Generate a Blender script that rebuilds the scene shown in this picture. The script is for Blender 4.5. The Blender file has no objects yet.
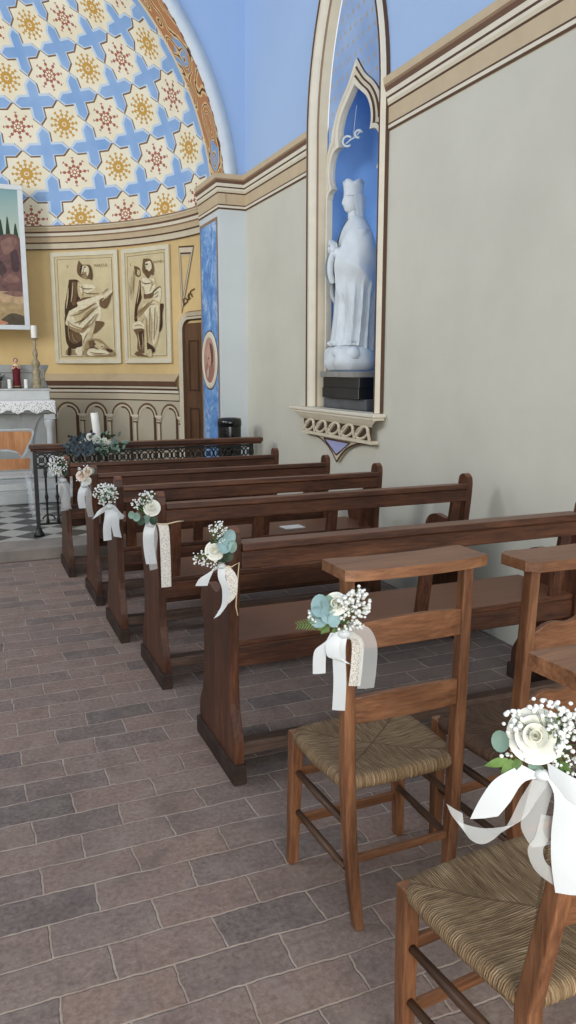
import bpy, math, random
from mathutils import Vector, Matrix
from mathutils.geometry import tessellate_polygon

PI = math.pi
SC = bpy.context.scene
COL = SC.collection
RND = random.Random(7)

# ------------------------------------------------------------------ materials
def srgb(r, g, b):
    def f(c):
        c /= 255.0
        return c / 12.92 if c <= 0.04045 else ((c + 0.055) / 1.055) ** 2.4
    return (f(r), f(g), f(b), 1.0)


class NT:
    """tiny node-tree helper"""
    def __init__(self, name, rough=0.6, spec=0.3):
        self.m = bpy.data.materials.new(name)
        self.m.use_nodes = True
        self.t = self.m.node_tree
        self.N = self.t.nodes
        self.L = self.t.links
        self.b = self.N['Principled BSDF']
        self.out = self.N['Material Output']
        self.b.inputs['Roughness'].default_value = rough
        self.b.inputs['Specular IOR Level'].default_value = spec

    def new(self, typ, **kw):
        n = self.N.new(typ)
        for k, v in kw.items():
            setattr(n, k, v)
        return n

    def put(self, sock, v):
        if isinstance(v, (int, float)):
            sock.default_value = v
        elif isinstance(v, (tuple, list)):
            sock.default_value = v
        else:
            self.L.new(v, sock)

    def coord(self, which='Object', scale=(1, 1, 1), loc=(0, 0, 0)):
        tc = self.new('ShaderNodeTexCoord')
        mp = self.new('ShaderNodeMapping')
        mp.inputs['Scale'].default_value = scale
        mp.inputs['Location'].default_value = loc
        self.L.new(tc.outputs[which], mp.inputs['Vector'])
        return mp.outputs['Vector']

    def math(self, op, a, b=0.0, c=0.0):
        n = self.new('ShaderNodeMath', operation=op)
        self.put(n.inputs[0], a)
        self.put(n.inputs[1], b)
        self.put(n.inputs[2], c)
        return n.outputs[0]

    def sep(self, v):
        n = self.new('ShaderNodeSeparateXYZ')
        self.L.new(v, n.inputs[0])
        return n.outputs

    def noise(self, vec, scale=5, detail=3, rough=0.55, dist=0.0):
        n = self.new('ShaderNodeTexNoise')
        self.L.new(vec, n.inputs['Vector'])
        n.inputs['Scale'].default_value = scale
        n.inputs['Detail'].default_value = detail
        n.inputs['Roughness'].default_value = rough
        n.inputs['Distortion'].default_value = dist
        return n.outputs['Fac']

    def ramp(self, fac, stops, interp='LINEAR'):
        n = self.new('ShaderNodeValToRGB')
        cr = n.color_ramp
        cr.interpolation = interp
        while len(cr.elements) < len(stops):
            cr.elements.new(0.5)
        for e, (p, c) in zip(cr.elements, stops):
            e.position = p
            e.color = c
        self.put(n.inputs[0], fac)
        return n.outputs[0]

    def mix(self, fac, a, b, mode='MIX'):
        n = self.new('ShaderNodeMix', data_type='RGBA', blend_type=mode)
        self.put(n.inputs[0], fac)
        self.put(n.inputs[6], a)
        self.put(n.inputs[7], b)
        return n.outputs[2]

    def bump(self, h, strength=0.3, dist=0.01):
        n = self.new('ShaderNodeBump')
        n.inputs['Strength'].default_value = strength
        n.inputs['Distance'].default_value = dist
        self.L.new(h, n.inputs['Height'])
        self.L.new(n.outputs[0], self.b.inputs['Normal'])

    def col(self, c):
        self.put(self.b.inputs['Base Color'], c)
        return self.m


def plain(name, c, rough=0.6, vary=0.08, scale=6.0, spec=0.3, bump=0.0):
    k = NT(name, rough, spec)
    v = k.coord()
    n = k.noise(v, scale, 4)
    lo = tuple(x * (1 - vary * 2) for x in c[:3]) + (1,)
    hi = tuple(min(1, x * (1 + vary * 1.2)) for x in c[:3]) + (1,)
    if bump:
        k.bump(k.noise(v, scale * 8, 3), bump, 0.004)
    return k.col(k.ramp(n, [(0.3, lo), (0.7, hi)]))


def wood(name, dark, mid, light, axis='x', rough=0.45, worn=0.0):
    k = NT(name, rough, 0.4)
    s = {'x': (1.2, 14, 14), 'y': (14, 1.2, 14), 'z': (14, 14, 1.2)}[axis]
    oi = k.new('ShaderNodeObjectInfo')
    tc = k.new('ShaderNodeTexCoord')
    add = k.new('ShaderNodeVectorMath', operation='ADD')
    mul = k.new('ShaderNodeVectorMath', operation='SCALE')
    k.L.new(oi.outputs['Random'], mul.inputs['Scale'])
    mul.inputs[0].default_value = (3.1, 5.7, 2.3)
    k.L.new(tc.outputs['Object'], add.inputs[0])
    k.L.new(mul.outputs[0], add.inputs[1])
    mp = k.new('ShaderNodeMapping')
    mp.inputs['Scale'].default_value = s
    k.L.new(add.outputs[0], mp.inputs['Vector'])
    v = mp.outputs[0]
    n1 = k.noise(v, 1.6, 5, 0.6, 0.4)
    n2 = k.noise(v, 9.0, 3, 0.7)
    big = k.noise(add.outputs[0], 3.0, 3)
    c = k.ramp(n1, [(0.3, dark), (0.5, mid), (0.72, light)])
    c = k.mix(0.35, c, k.ramp(n2, [(0.35, dark), (0.65, light)]))
    c = k.mix(k.ramp(big, [(0.3, (0.5, 0.5, 0.5, 1)), (0.55, (0, 0, 0, 1))]), c, dark)
    if worn:
        geo = k.new('ShaderNodeNewGeometry')
        nz = k.sep(geo.outputs['Normal'])[2]
        up = k.math('MULTIPLY', k.math('GREATER_THAN', nz, 0.7), worn)
        c = k.mix(up, c, light)
    k.bump(n2, 0.15, 0.003)
    return k.col(c)


def flat(name, r, g, b, rough=0.65, spec=0.25):
    return plain(name, srgb(r, g, b), rough, 0.03, 9.0, spec)


M = {}
PEWC = (srgb(36, 18, 12), srgb(72, 39, 25), srgb(120, 77, 51))
CHRC = (srgb(68, 40, 24), srgb(118, 75, 47), srgb(158, 112, 78))
for a in 'xyz':
    M['pew' + a] = wood('pew_wood_' + a, *PEWC, axis=a, worn=0.75)
    M['chr' + a] = wood('chair_wood_' + a, *CHRC, axis=a, worn=0.25)
M['rung'] = wood('rung_wood', srgb(50, 34, 25), srgb(82, 58, 42), srgb(110, 82, 60), 'y')
M['foot'] = plain('worn_foot_wood', srgb(58, 44, 37), 0.8, 0.25, 14)
M['kneel'] = wood('kneeler_wood', srgb(60, 44, 36), srgb(92, 72, 60), srgb(124, 102, 88), 'x', 0.7)
M['oak'] = wood('orange_wood', srgb(150, 95, 55), srgb(186, 126, 78), srgb(205, 150, 100), 'z')
M['cream'] = flat('trim_cream', 214, 203, 178)
M['creamlt'] = flat('trim_pale_cream', 226, 218, 198)
M['tan'] = flat('trim_tan', 200, 180, 148)
M['line'] = flat('trim_dark_line', 92, 68, 52)
M['redbrown'] = flat('trim_red_brown', 112, 84, 67)
M['midbrown'] = flat('trim_mid_brown', 150, 124, 98)
M['stone'] = plain('grey_stone', srgb(150, 148, 142), 0.7, 0.12, 8, 0.3, 0.1)
M['whitetrim'] = flat('plaster_white', 212, 219, 222)
M['iron'] = plain('black_iron', srgb(24, 23, 24), 0.45, 0.15, 20, 0.5)
M['black'] = plain('black_plastic', srgb(14, 14, 16), 0.22, 0.1, 10, 0.6)
M['blackmarble'] = plain('black_marble', srgb(26, 26, 28), 0.25, 0.3, 7, 0.5)
M['greyslab'] = plain('grey_slab', srgb(92, 95, 98), 0.5, 0.12, 7)
M['white'] = flat('candle_wax', 238, 236, 228, 0.5)
M['satin'] = flat('satin_ribbon', 206, 211, 212, 0.35, 0.5)
M['petal'] = plain('rose_petal', srgb(230, 230, 219), 0.55, 0.05, 30)
M['petalg'] = plain('rose_heart', srgb(232, 232, 204), 0.55, 0.05, 30)
M['petalp'] = plain('rose_blush', srgb(228, 208, 190), 0.55, 0.05, 30)
M['gyps'] = flat('gypsophila_white', 228, 230, 226, 0.6)
M['leaf'] = plain('green_leaf', srgb(92, 120, 62), 0.5, 0.2, 30)
M['leafd'] = plain('dark_leaf', srgb(48, 66, 46), 0.5, 0.2, 30)
M['euc'] = plain('eucalyptus_leaf', srgb(140, 170, 172), 0.6, 0.12, 20)
M['eucg'] = plain('eucalyptus_green', srgb(120, 146, 132), 0.6, 0.12, 20)
M['cord'] = flat('cord', 214, 196, 162)
M['gold'] = plain('gilt', srgb(158, 146, 116), 0.4, 0.2, 30, 0.5)
M['crimson'] = flat('crimson_paint', 96, 24, 34)
M['pinkp'] = flat('pink_paint', 206, 160, 142)


def mat_sheer(name, c, alpha, pattern=0):
    k = NT(name, 0.5, 0.3)
    k.put(k.b.inputs['Base Color'], c)
    tr = k.new('ShaderNodeBsdfTransparent')
    mx = k.new('ShaderNodeMixShader')
    if pattern:
        v = k.coord('Object')
        vo = k.new('ShaderNodeTexVoronoi')
        vo.inputs['Scale'].default_value = pattern
        k.L.new(v, vo.inputs['Vector'])
        f = k.ramp(vo.outputs['Distance'], [(0.25, (alpha, alpha, alpha, 1)), (0.5, (1, 1, 1, 1))])
        k.L.new(f, mx.inputs[0])
    else:
        mx.inputs[0].default_value = alpha
    k.L.new(tr.outputs[0], mx.inputs[1])
    k.L.new(k.b.outputs[0], mx.inputs[2])
    k.L.new(mx.outputs[0], k.out.inputs[0])
    return k.m


M['organza'] = mat_sheer('organza', srgb(232, 236, 234), 0.36)
M['lace'] = mat_sheer('lace', srgb(228, 224, 214), 0.45, 260)
M['altarlace'] = mat_sheer('altar_lace', srgb(236, 236, 232), 0.45, 55)


def mat_clear():
    k = NT('clear_acrylic', 0.1, 0.5)
    k.put(k.b.inputs['Base Color'], (0.85, 0.9, 0.92, 1))
    tr = k.new('ShaderNodeBsdfTransparent')
    mx = k.new('ShaderNodeMixShader')
    mx.inputs[0].default_value = 0.22
    k.L.new(tr.outputs[0], mx.inputs[1])
    k.L.new(k.b.outputs[0], mx.inputs[2])
    k.L.new(mx.outputs[0], k.out.inputs[0])
    return k.m


M['clear'] = mat_clear()


def mat_plaster(name, base, blotch=0.05, split=None, upper=None):
    k = NT(name, 0.85, 0.15)
    v = k.coord()
    n = k.noise(v, 1.1, 5, 0.6)
    lo = tuple(x * (1 - blotch * 1.6) for x in base[:3]) + (1,)
    hi = tuple(min(1, x * (1 + blotch)) for x in base[:3]) + (1,)
    c = k.ramp(n, [(0.3, lo), (0.7, hi)])
    if split is not None:
        z = k.sep(v)[2]
        lo2 = tuple(x * (1 - blotch) for x in upper[:3]) + (1,)
        c2 = k.ramp(n, [(0.3, lo2), (0.7, upper)])
        c = k.mix(k.math('GREATER_THAN', z, split), c, c2)
    k.bump(k.noise(v, 14, 4), 0.06, 0.01)
    return k.col(c)


BLUE = srgb(170, 195, 228)
M['wall'] = mat_plaster('wall_plaster', srgb(208, 205, 190), 0.05, 3.2, BLUE)
M['endwall'] = mat_plaster('end_wall_plaster', srgb(210, 216, 216), 0.04, 3.2, BLUE)
M['vault'] = mat_plaster('vault_blue', BLUE, 0.03)
M['nicheblue'] = plain('niche_blue', srgb(146, 194, 252), 0.8, 0.03, 4)
M['apse'] = mat_plaster('apse_yellow', srgb(226, 198, 144), 0.10)
M['dadogrey'] = mat_plaster('dado_grey', srgb(198, 188, 166), 0.05)
M['arcade'] = mat_plaster('arcade_cream', srgb(206, 194, 168), 0.06)
M['lilac'] = flat('lilac', 168, 172, 212)
M['statue'] = plain('white_plaster_statue', srgb(214, 221, 224), 0.55, 0.05, 7)
M['marblegrey'] = plain('altar_marble', srgb(156, 158, 155), 0.45, 0.10, 5, 0.4)
M['marblepale'] = plain('altar_marble_pale', srgb(194, 197, 195), 0.45, 0.07, 5, 0.4)
M['doorwood'] = wood('apse_door_wood', srgb(74, 50, 36), srgb(104, 74, 54), srgb(122, 90, 66), 'z')
M['canvas'] = plain('canvas_cream', srgb(216, 201, 160), 0.8, 0.06, 5)
M['panelframe'] = flat('panel_frame', 222, 216, 192)
for nm, c in {'g0': (232, 222, 190), 'g1': (208, 192, 152), 'g2': (164, 142, 106), 'g3': (116, 92, 66), 'g4': (78, 58, 42)}.items():
    M[nm] = plain('grisaille_' + nm[1], srgb(*c), 0.85, 0.08, 25)


def mat_brick():
    k = NT('brick_pavers', 0.75, 0.25)
    tc = k.new('ShaderNodeTexCoord')
    v = tc.outputs['Object']
    nz = k.new('ShaderNodeTexNoise')
    nz.inputs['Scale'].default_value = 5.0
    nz.inputs['Detail'].default_value = 3
    k.L.new(v, nz.inputs['Vector'])
    sub = k.new('ShaderNodeVectorMath', operation='MULTIPLY_ADD')
    k.L.new(nz.outputs['Color'], sub.inputs[0])
    sub.inputs[1].default_value = (0.034, 0.022, 0)
    k.L.new(v, sub.inputs[2])
    nz2 = k.new('ShaderNodeTexNoise')
    nz2.inputs['Scale'].default_value = 26.0
    nz2.inputs['Detail'].default_value = 3
    k.L.new(v, nz2.inputs['Vector'])
    sub2 = k.new('ShaderNodeVectorMath', operation='MULTIPLY_ADD')
    k.L.new(nz2.outputs['Color'], sub2.inputs[0])
    sub2.inputs[1].default_value = (0.012, 0.010, 0)
    k.L.new(sub.outputs[0], sub2.inputs[2])
    bk = k.new('ShaderNodeTexBrick')
    k.L.new(sub2.outputs[0], bk.inputs['Vector'])
    bk.offset = 0.5
    bk.inputs['Scale'].default_value = 1.0
    bk.inputs['Brick Width'].default_value = 0.285
    bk.inputs['Row Height'].default_value = 0.135
    bk.inputs['Mortar Size'].default_value = 0.0045
    bk.inputs['Mortar Smooth'].default_value = 0.6
    bk.inputs['Bias'].default_value = 0.0
    bk.inputs['Color1'].default_value = (0, 0, 0, 1)
    bk.inputs['Color2'].default_value = (1, 1, 1, 1)
    bk.inputs['Mortar'].default_value = (0.5, 0.5, 0.5, 1)
    fac = bk.outputs['Fac']
    per = k.ramp(bk.outputs['Color'], [(0.0, srgb(90, 76, 70)), (0.15, srgb(112, 92, 83)), (0.4, srgb(142, 114, 100)),
                                       (0.65, srgb(150, 117, 100)), (0.85, srgb(128, 106, 95)), (1.0, srgb(160, 131, 114))])
    big = k.noise(v, 1.3, 4)
    fine = k.noise(v, 60, 4, 0.7)
    mid = k.noise(v, 9, 4, 0.6)
    c = k.mix(0.42, per, k.ramp(fine, [(0.3, srgb(84, 75, 71)), (0.7, srgb(176, 163, 154))]))
    c = k.mix(k.ramp(mid, [(0.5, (0, 0, 0, 1)), (0.75, (0.5, 0.5, 0.5, 1))]), c, srgb(158, 145, 134))
    c = k.mix(k.ramp(k.noise(v, 6, 4, 0.65), [(0.3, (0.5, 0.5, 0.5, 1)), (0.5, (0, 0, 0, 1))]), c, srgb(92, 80, 74))
    c = k.mix(k.ramp(big, [(0.4, (0, 0, 0, 1)), (0.7, (0.3, 0.3, 0.3, 1))]), c, srgb(104, 97, 94))
    # floor turns greyer and darker towards the right, under the pews
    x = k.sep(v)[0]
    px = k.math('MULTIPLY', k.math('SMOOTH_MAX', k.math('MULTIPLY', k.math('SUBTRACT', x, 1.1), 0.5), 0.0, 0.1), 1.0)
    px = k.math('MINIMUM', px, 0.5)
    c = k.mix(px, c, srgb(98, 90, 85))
    c = k.mix(k.math('MULTIPLY', fac, k.ramp(mid, [(0.3, (0.25, 0.25, 0.25, 1)), (0.6, (0.85, 0.85, 0.85, 1))])), c, srgb(184, 168, 152))
    h = k.math('ADD', k.math('MULTIPLY', fac, -1.0), k.math('MULTIPLY', fine, 0.25))
    h = k.math('ADD', h, k.math('MULTIPLY', mid, 0.4))
    k.bump(h, 0.7, 0.010)
    return k.col(c)


M['brick'] = mat_brick()


def mat_check():
    k = NT('checker_tiles', 0.35, 0.4)
    v = k.coord()
    mp = k.new('ShaderNodeMapping')
    mp.inputs['Rotation'].default_value = (0, 0, PI / 4)
    k.L.new(v, mp.inputs[0])
    ck = k.new('ShaderNodeTexChecker')
    ck.inputs['Scale'].default_value = 4.3
    ck.inputs['Color1'].default_value = srgb(172, 172, 166)
    ck.inputs['Color2'].default_value = srgb(40, 42, 46)
    k.L.new(mp.outputs[0], ck.inputs[0])
    n = k.noise(v, 12, 3)
    return k.col(k.mix(k.math('MULTIPLY', n, 0.3), ck.outputs[0], srgb(110, 108, 104)))


M['check'] = mat_check()
M['flag'] = plain('flag_stone', srgb(138, 130, 122), 0.75, 0.12, 5, 0.25, 0.15)


def mat_rush(name, dark, mid, light):
    k = NT(name, 0.7, 0.25)
    v = k.coord()
    x, y, z = k.sep(v)[0:3]
    yy = k.math('SUBTRACT', y, 0.17)
    ax = k.math('DIVIDE', k.math('ABSOLUTE', x), 0.22)
    ay = k.math('DIVIDE', k.math('ABSOLUTE', yy), 0.185)
    side = k.math('GREATER_THAN', ax, ay)
    u = k.math('ADD', k.math('MULTIPLY', side, yy), k.math('MULTIPLY', k.math('SUBTRACT', 1.0, side), x))
    w = k.math('ADD', k.math('MULTIPLY', side, x), k.math('MULTIPLY', k.math('SUBTRACT', 1.0, side), yy))
    cv = k.new('ShaderNodeCombineXYZ')
    k.L.new(k.math('MULTIPLY', u, 230.0), cv.inputs[0])
    k.L.new(k.math('MULTIPLY', w, 14.0), cv.inputs[1])
    k.L.new(k.math('MULTIPLY', z, 14.0), cv.inputs[2])
    n = k.noise(cv.outputs[0], 1.0, 3, 0.6, 0.3)
    strand = k.math('SINE', k.math('ADD', k.math('MULTIPLY', u, 1150.0), k.math('MULTIPLY', n, 9.0)))
    n2 = k.noise(v, 12, 3)
    c = k.ramp(n, [(0.25, dark), (0.5, mid), (0.75, light)])
    c = k.mix(k.math('MULTIPLY', k.math('SUBTRACT', 0.6, k.math('MULTIPLY', strand, 0.5)), 0.3), c, dark)
    c = k.mix(k.ramp(n2, [(0.4, (0, 0, 0, 1)), (0.7, (0.4, 0.4, 0.4, 1))]), c, dark)
    seam = k.math('LESS_THAN', k.math('ABSOLUTE', k.math('SUBTRACT', ax, ay)), 0.025)
    c = k.mix(k.math('MULTIPLY', seam, 0.55), c, dark)
    k.bump(k.math('ADD', strand, k.math('MULTIPLY', n, 2.0)), 0.7, 0.006)
    return k.col(c)


M['rush'] = mat_rush('rush_seat', srgb(92, 70, 49), srgb(160, 132, 98), srgb(210, 184, 148))
M['rushd'] = mat_rush('rush_seat_worn', srgb(66, 48, 36), srgb(108, 80, 60), srgb(138, 110, 86))


def mat_dome():
    """star and cross lattice with painted flowers, on the dome's own (azimuth, elevation) UVs"""
    k = NT('dome_mosaic', 0.8, 0.15)
    uv = k.new('ShaderNodeUVMap')
    u, v = k.sep(uv.outputs[0])[0:2]
    iu = k.math('FLOOR', k.math('ADD', u, 0.5))
    iv = k.math('FLOOR', k.math('ADD', v, 0.5))
    x = k.math('SUBTRACT', u, iu)
    y = k.math('SUBTRACT', v, iv)
    ax = k.math('ABSOLUTE', x)
    ay = k.math('ABSOLUTE', y)

    def star(r, dx=0.0, dy=0.0):
        xx = k.math('ABSOLUTE', k.math('ADD', x, dx)) if dx else ax
        yy = k.math('ABSOLUTE', k.math('ADD', y, dy)) if dy else ay
        sq = k.math('MAXIMUM', xx, yy)
        di = k.math('MULTIPLY', k.math('ADD', xx, yy), 0.7071)
        return k.math('LESS_THAN', k.math('MINIMUM', sq, di), r)
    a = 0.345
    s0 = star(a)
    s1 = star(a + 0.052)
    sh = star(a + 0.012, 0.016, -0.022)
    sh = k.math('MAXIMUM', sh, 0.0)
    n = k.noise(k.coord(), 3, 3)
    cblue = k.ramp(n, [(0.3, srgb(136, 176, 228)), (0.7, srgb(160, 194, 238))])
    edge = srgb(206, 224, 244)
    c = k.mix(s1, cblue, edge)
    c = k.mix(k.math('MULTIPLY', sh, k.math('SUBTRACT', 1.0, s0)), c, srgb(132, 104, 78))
    cream = k.ramp(n, [(0.3, srgb(242, 235, 210)), (0.7, srgb(250, 245, 226))])
    c = k.mix(s0, c, cream)
    # flower
    r = k.math('SQRT', k.math('ADD', k.math('MULTIPLY', x, x), k.math('MULTIPLY', y, y)))
    th = k.math('ARCTAN2', y, x)
    par = k.math('MODULO', k.math('ABSOLUTE', k.math('ADD', iu, iv)), 2.0)
    par = k.math('LESS_THAN', par, 0.5)

    def petals(n_, inner, outer, thick, soft):
        cs = k.math('ABSOLUTE', k.math('SINE', k.math('MULTIPLY', th, n_ / 2.0)))
        lat = k.math('MULTIPLY', cs, r)
        on = k.math('LESS_THAN', lat, thick)
        on = k.math('MULTIPLY', on, k.math('GREATER_THAN', r, inner))
        return k.math('MULTIPLY', on, k.math('LESS_THAN', r, outer))
    # red: eight branching stems with dots; yellow: dense sunburst with dots
    w1 = k.math('ADD', 0.03, k.math('MULTIPLY', k.math('GREATER_THAN', k.math('SINE', k.math('MULTIPLY', r, 64.0)), -0.2), 0.085))
    red = petals(8, 0.03, 0.31, w1, 0)
    w2 = k.math('ADD', 0.07, k.math('MULTIPLY', k.math('GREATER_THAN', k.math('SINE', k.math('MULTIPLY', r, 72.0)), 0.0), 0.10))
    yel = petals(12, 0.05, 0.30, w2, 0)
    ring = k.math('LESS_THAN', k.math('ABSOLUTE', k.math('SUBTRACT', r, 0.10)), 0.03)
    yel = k.math('MAXIMUM', yel, ring)
    yel = k.math('MAXIMUM', yel, k.math('LESS_THAN', r, 0.03))
    cr = k.mix(0.0, srgb(178, 104, 84), srgb(178, 104, 84))
    c = k.mix(k.math('MULTIPLY', k.math('MULTIPLY', par, red), 0.95), c, srgb(170, 92, 74))
    c = k.mix(k.math('MULTIPLY', k.math('MULTIPLY', k.math('SUBTRACT', 1.0, par), yel), 0.95), c, srgb(206, 160, 70))
    return k.col(c)


M['dome'] = mat_dome()


def mat_band():
    """rinceau painted on the soffit of the arch: gold scrolls on terracotta and blue medallions"""
    k = NT('arch_ornament', 0.8, 0.15)
    uv = k.new('ShaderNodeUVMap')
    u, v = k.sep(uv.outputs[0])[0:2]
    n = k.noise(uv.outputs[0], 7, 2)
    fu = k.math('SUBTRACT', k.math('FRACT', k.math('MULTIPLY', u, 1.05)), 0.5)
    med = k.math('LESS_THAN', k.math('ADD', k.math('ABSOLUTE', k.math('MULTIPLY', fu, 2.4)), k.math('ABSOLUTE', k.math('SUBTRACT', v, 0.5))), 0.42)
    bg = k.mix(med, srgb(182, 128, 90), srgb(126, 164, 212))
    vo = k.new('ShaderNodeTexVoronoi', feature='SMOOTH_F1')
    vo.inputs['Scale'].default_value = 4.2
    cv = k.new('ShaderNodeCombineXYZ')
    k.L.new(k.math('MULTIPLY', u, 1.0), cv.inputs[0])
    k.L.new(k.math('MULTIPLY', v, 0.5), cv.inputs[1])
    k.L.new(cv.outputs[0], vo.inputs['Vector'])
    wv = k.math('SINE', k.math('ADD', k.math('MULTIPLY', vo.outputs['Distance'], 26.0), k.math('MULTIPLY', n, 2.5)))
    c = k.mix(k.math('GREATER_THAN', wv, 0.05), bg, srgb(216, 186, 138))
    c = k.mix(k.math('GREATER_THAN', wv, 0.9), c, srgb(92, 62, 46))
    e = k.math('GREATER_THAN', k.math('ABSOLUTE', k.math('SUBTRACT', v, 0.5)), 0.44)
    c = k.mix(e, c, srgb(118, 78, 54))
    e2 = k.math('GREATER_THAN', v, 0.9)
    c = k.mix(e2, c, srgb(222, 208, 180))
    return k.col(c)


M['band'] = mat_band()


def mat_bluemarble():
    k = NT('painted_blue_marble', 0.6, 0.25)
    v = k.coord()
    n = k.noise(v, 3.5, 6, 0.65, 1.4)
    n2 = k.noise(v, 9, 4, 0.6, 1.0)
    c = k.ramp(n, [(0.3, srgb(74, 122, 192)), (0.5, srgb(116, 164, 220)), (0.66, srgb(190, 212, 236))])
    c = k.mix(k.ramp(n2, [(0.52, (0, 0, 0, 1)), (0.6, (0.5, 0.5, 0.5, 1))]), c, srgb(70, 112, 180))
    return k.col(c)


M['bluemarble'] = mat_bluemarble()


def mat_starfield():
    k = NT('niche_tympanum', 0.8, 0.15)
    v = k.coord()
    sx = k.sep(v)
    yy = k.math('MULTIPLY', sx[1], 12.0)
    zz = k.math('MULTIPLY', sx[2], 10.0)
    row = k.math('FLOOR', zz)
    yy = k.math('ADD', yy, k.math('MULTIPLY', k.math('MODULO', row, 2.0), 0.5))
    fy = k.math('SUBTRACT', k.math('FRACT', yy), 0.5)
    fz = k.math('SUBTRACT', k.math('FRACT', zz), 0.5)
    d = k.math('ADD', k.math('ABSOLUTE', fy), k.math('ABSOLUTE', fz))
    on = k.math('LESS_THAN', d, 0.2)
    n = k.noise(v, 3, 3)
    return k.col(k.mix(k.math('MULTIPLY', on, 0.75), k.ramp(n, [(0.3, srgb(140, 166, 205)), (0.7, srgb(166, 188, 218))]), srgb(190, 160, 112)))


M['starfield'] = mat_starfield()


def mat_sky():
    k = NT('painted_sky', 0.7, 0.2)
    z = k.sep(k.coord())[2]
    n = k.noise(k.coord(), 3, 3)
    f = k.math('ADD', k.math('MULTIPLY', k.math('SUBTRACT', z, 0.8), 1.0), k.math('MULTIPLY', n, 0.1))
    return k.col(k.ramp(f, [(0.0, srgb(224, 214, 180)), (0.4, srgb(190, 202, 184)), (0.9, srgb(134, 170, 174))]))


M['psky'] = mat_sky()
for nm, c in {'prock': (118, 88, 84), 'prock2': (142, 108, 98), 'prockd': (84, 64, 66), 'psand': (176, 152, 112), 'psand2': (196, 168, 132),
              'ptree': (52, 74, 60), 'pcloth': (214, 196, 146), 'pskin': (196, 140, 110), 'pdark': (92, 82, 66)}.items():
    M[nm] = plain('painting_' + nm, srgb(*c), 0.7, 0.15, 14)
M['frame'] = flat('white_frame', 222, 228, 230, 0.5)

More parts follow.
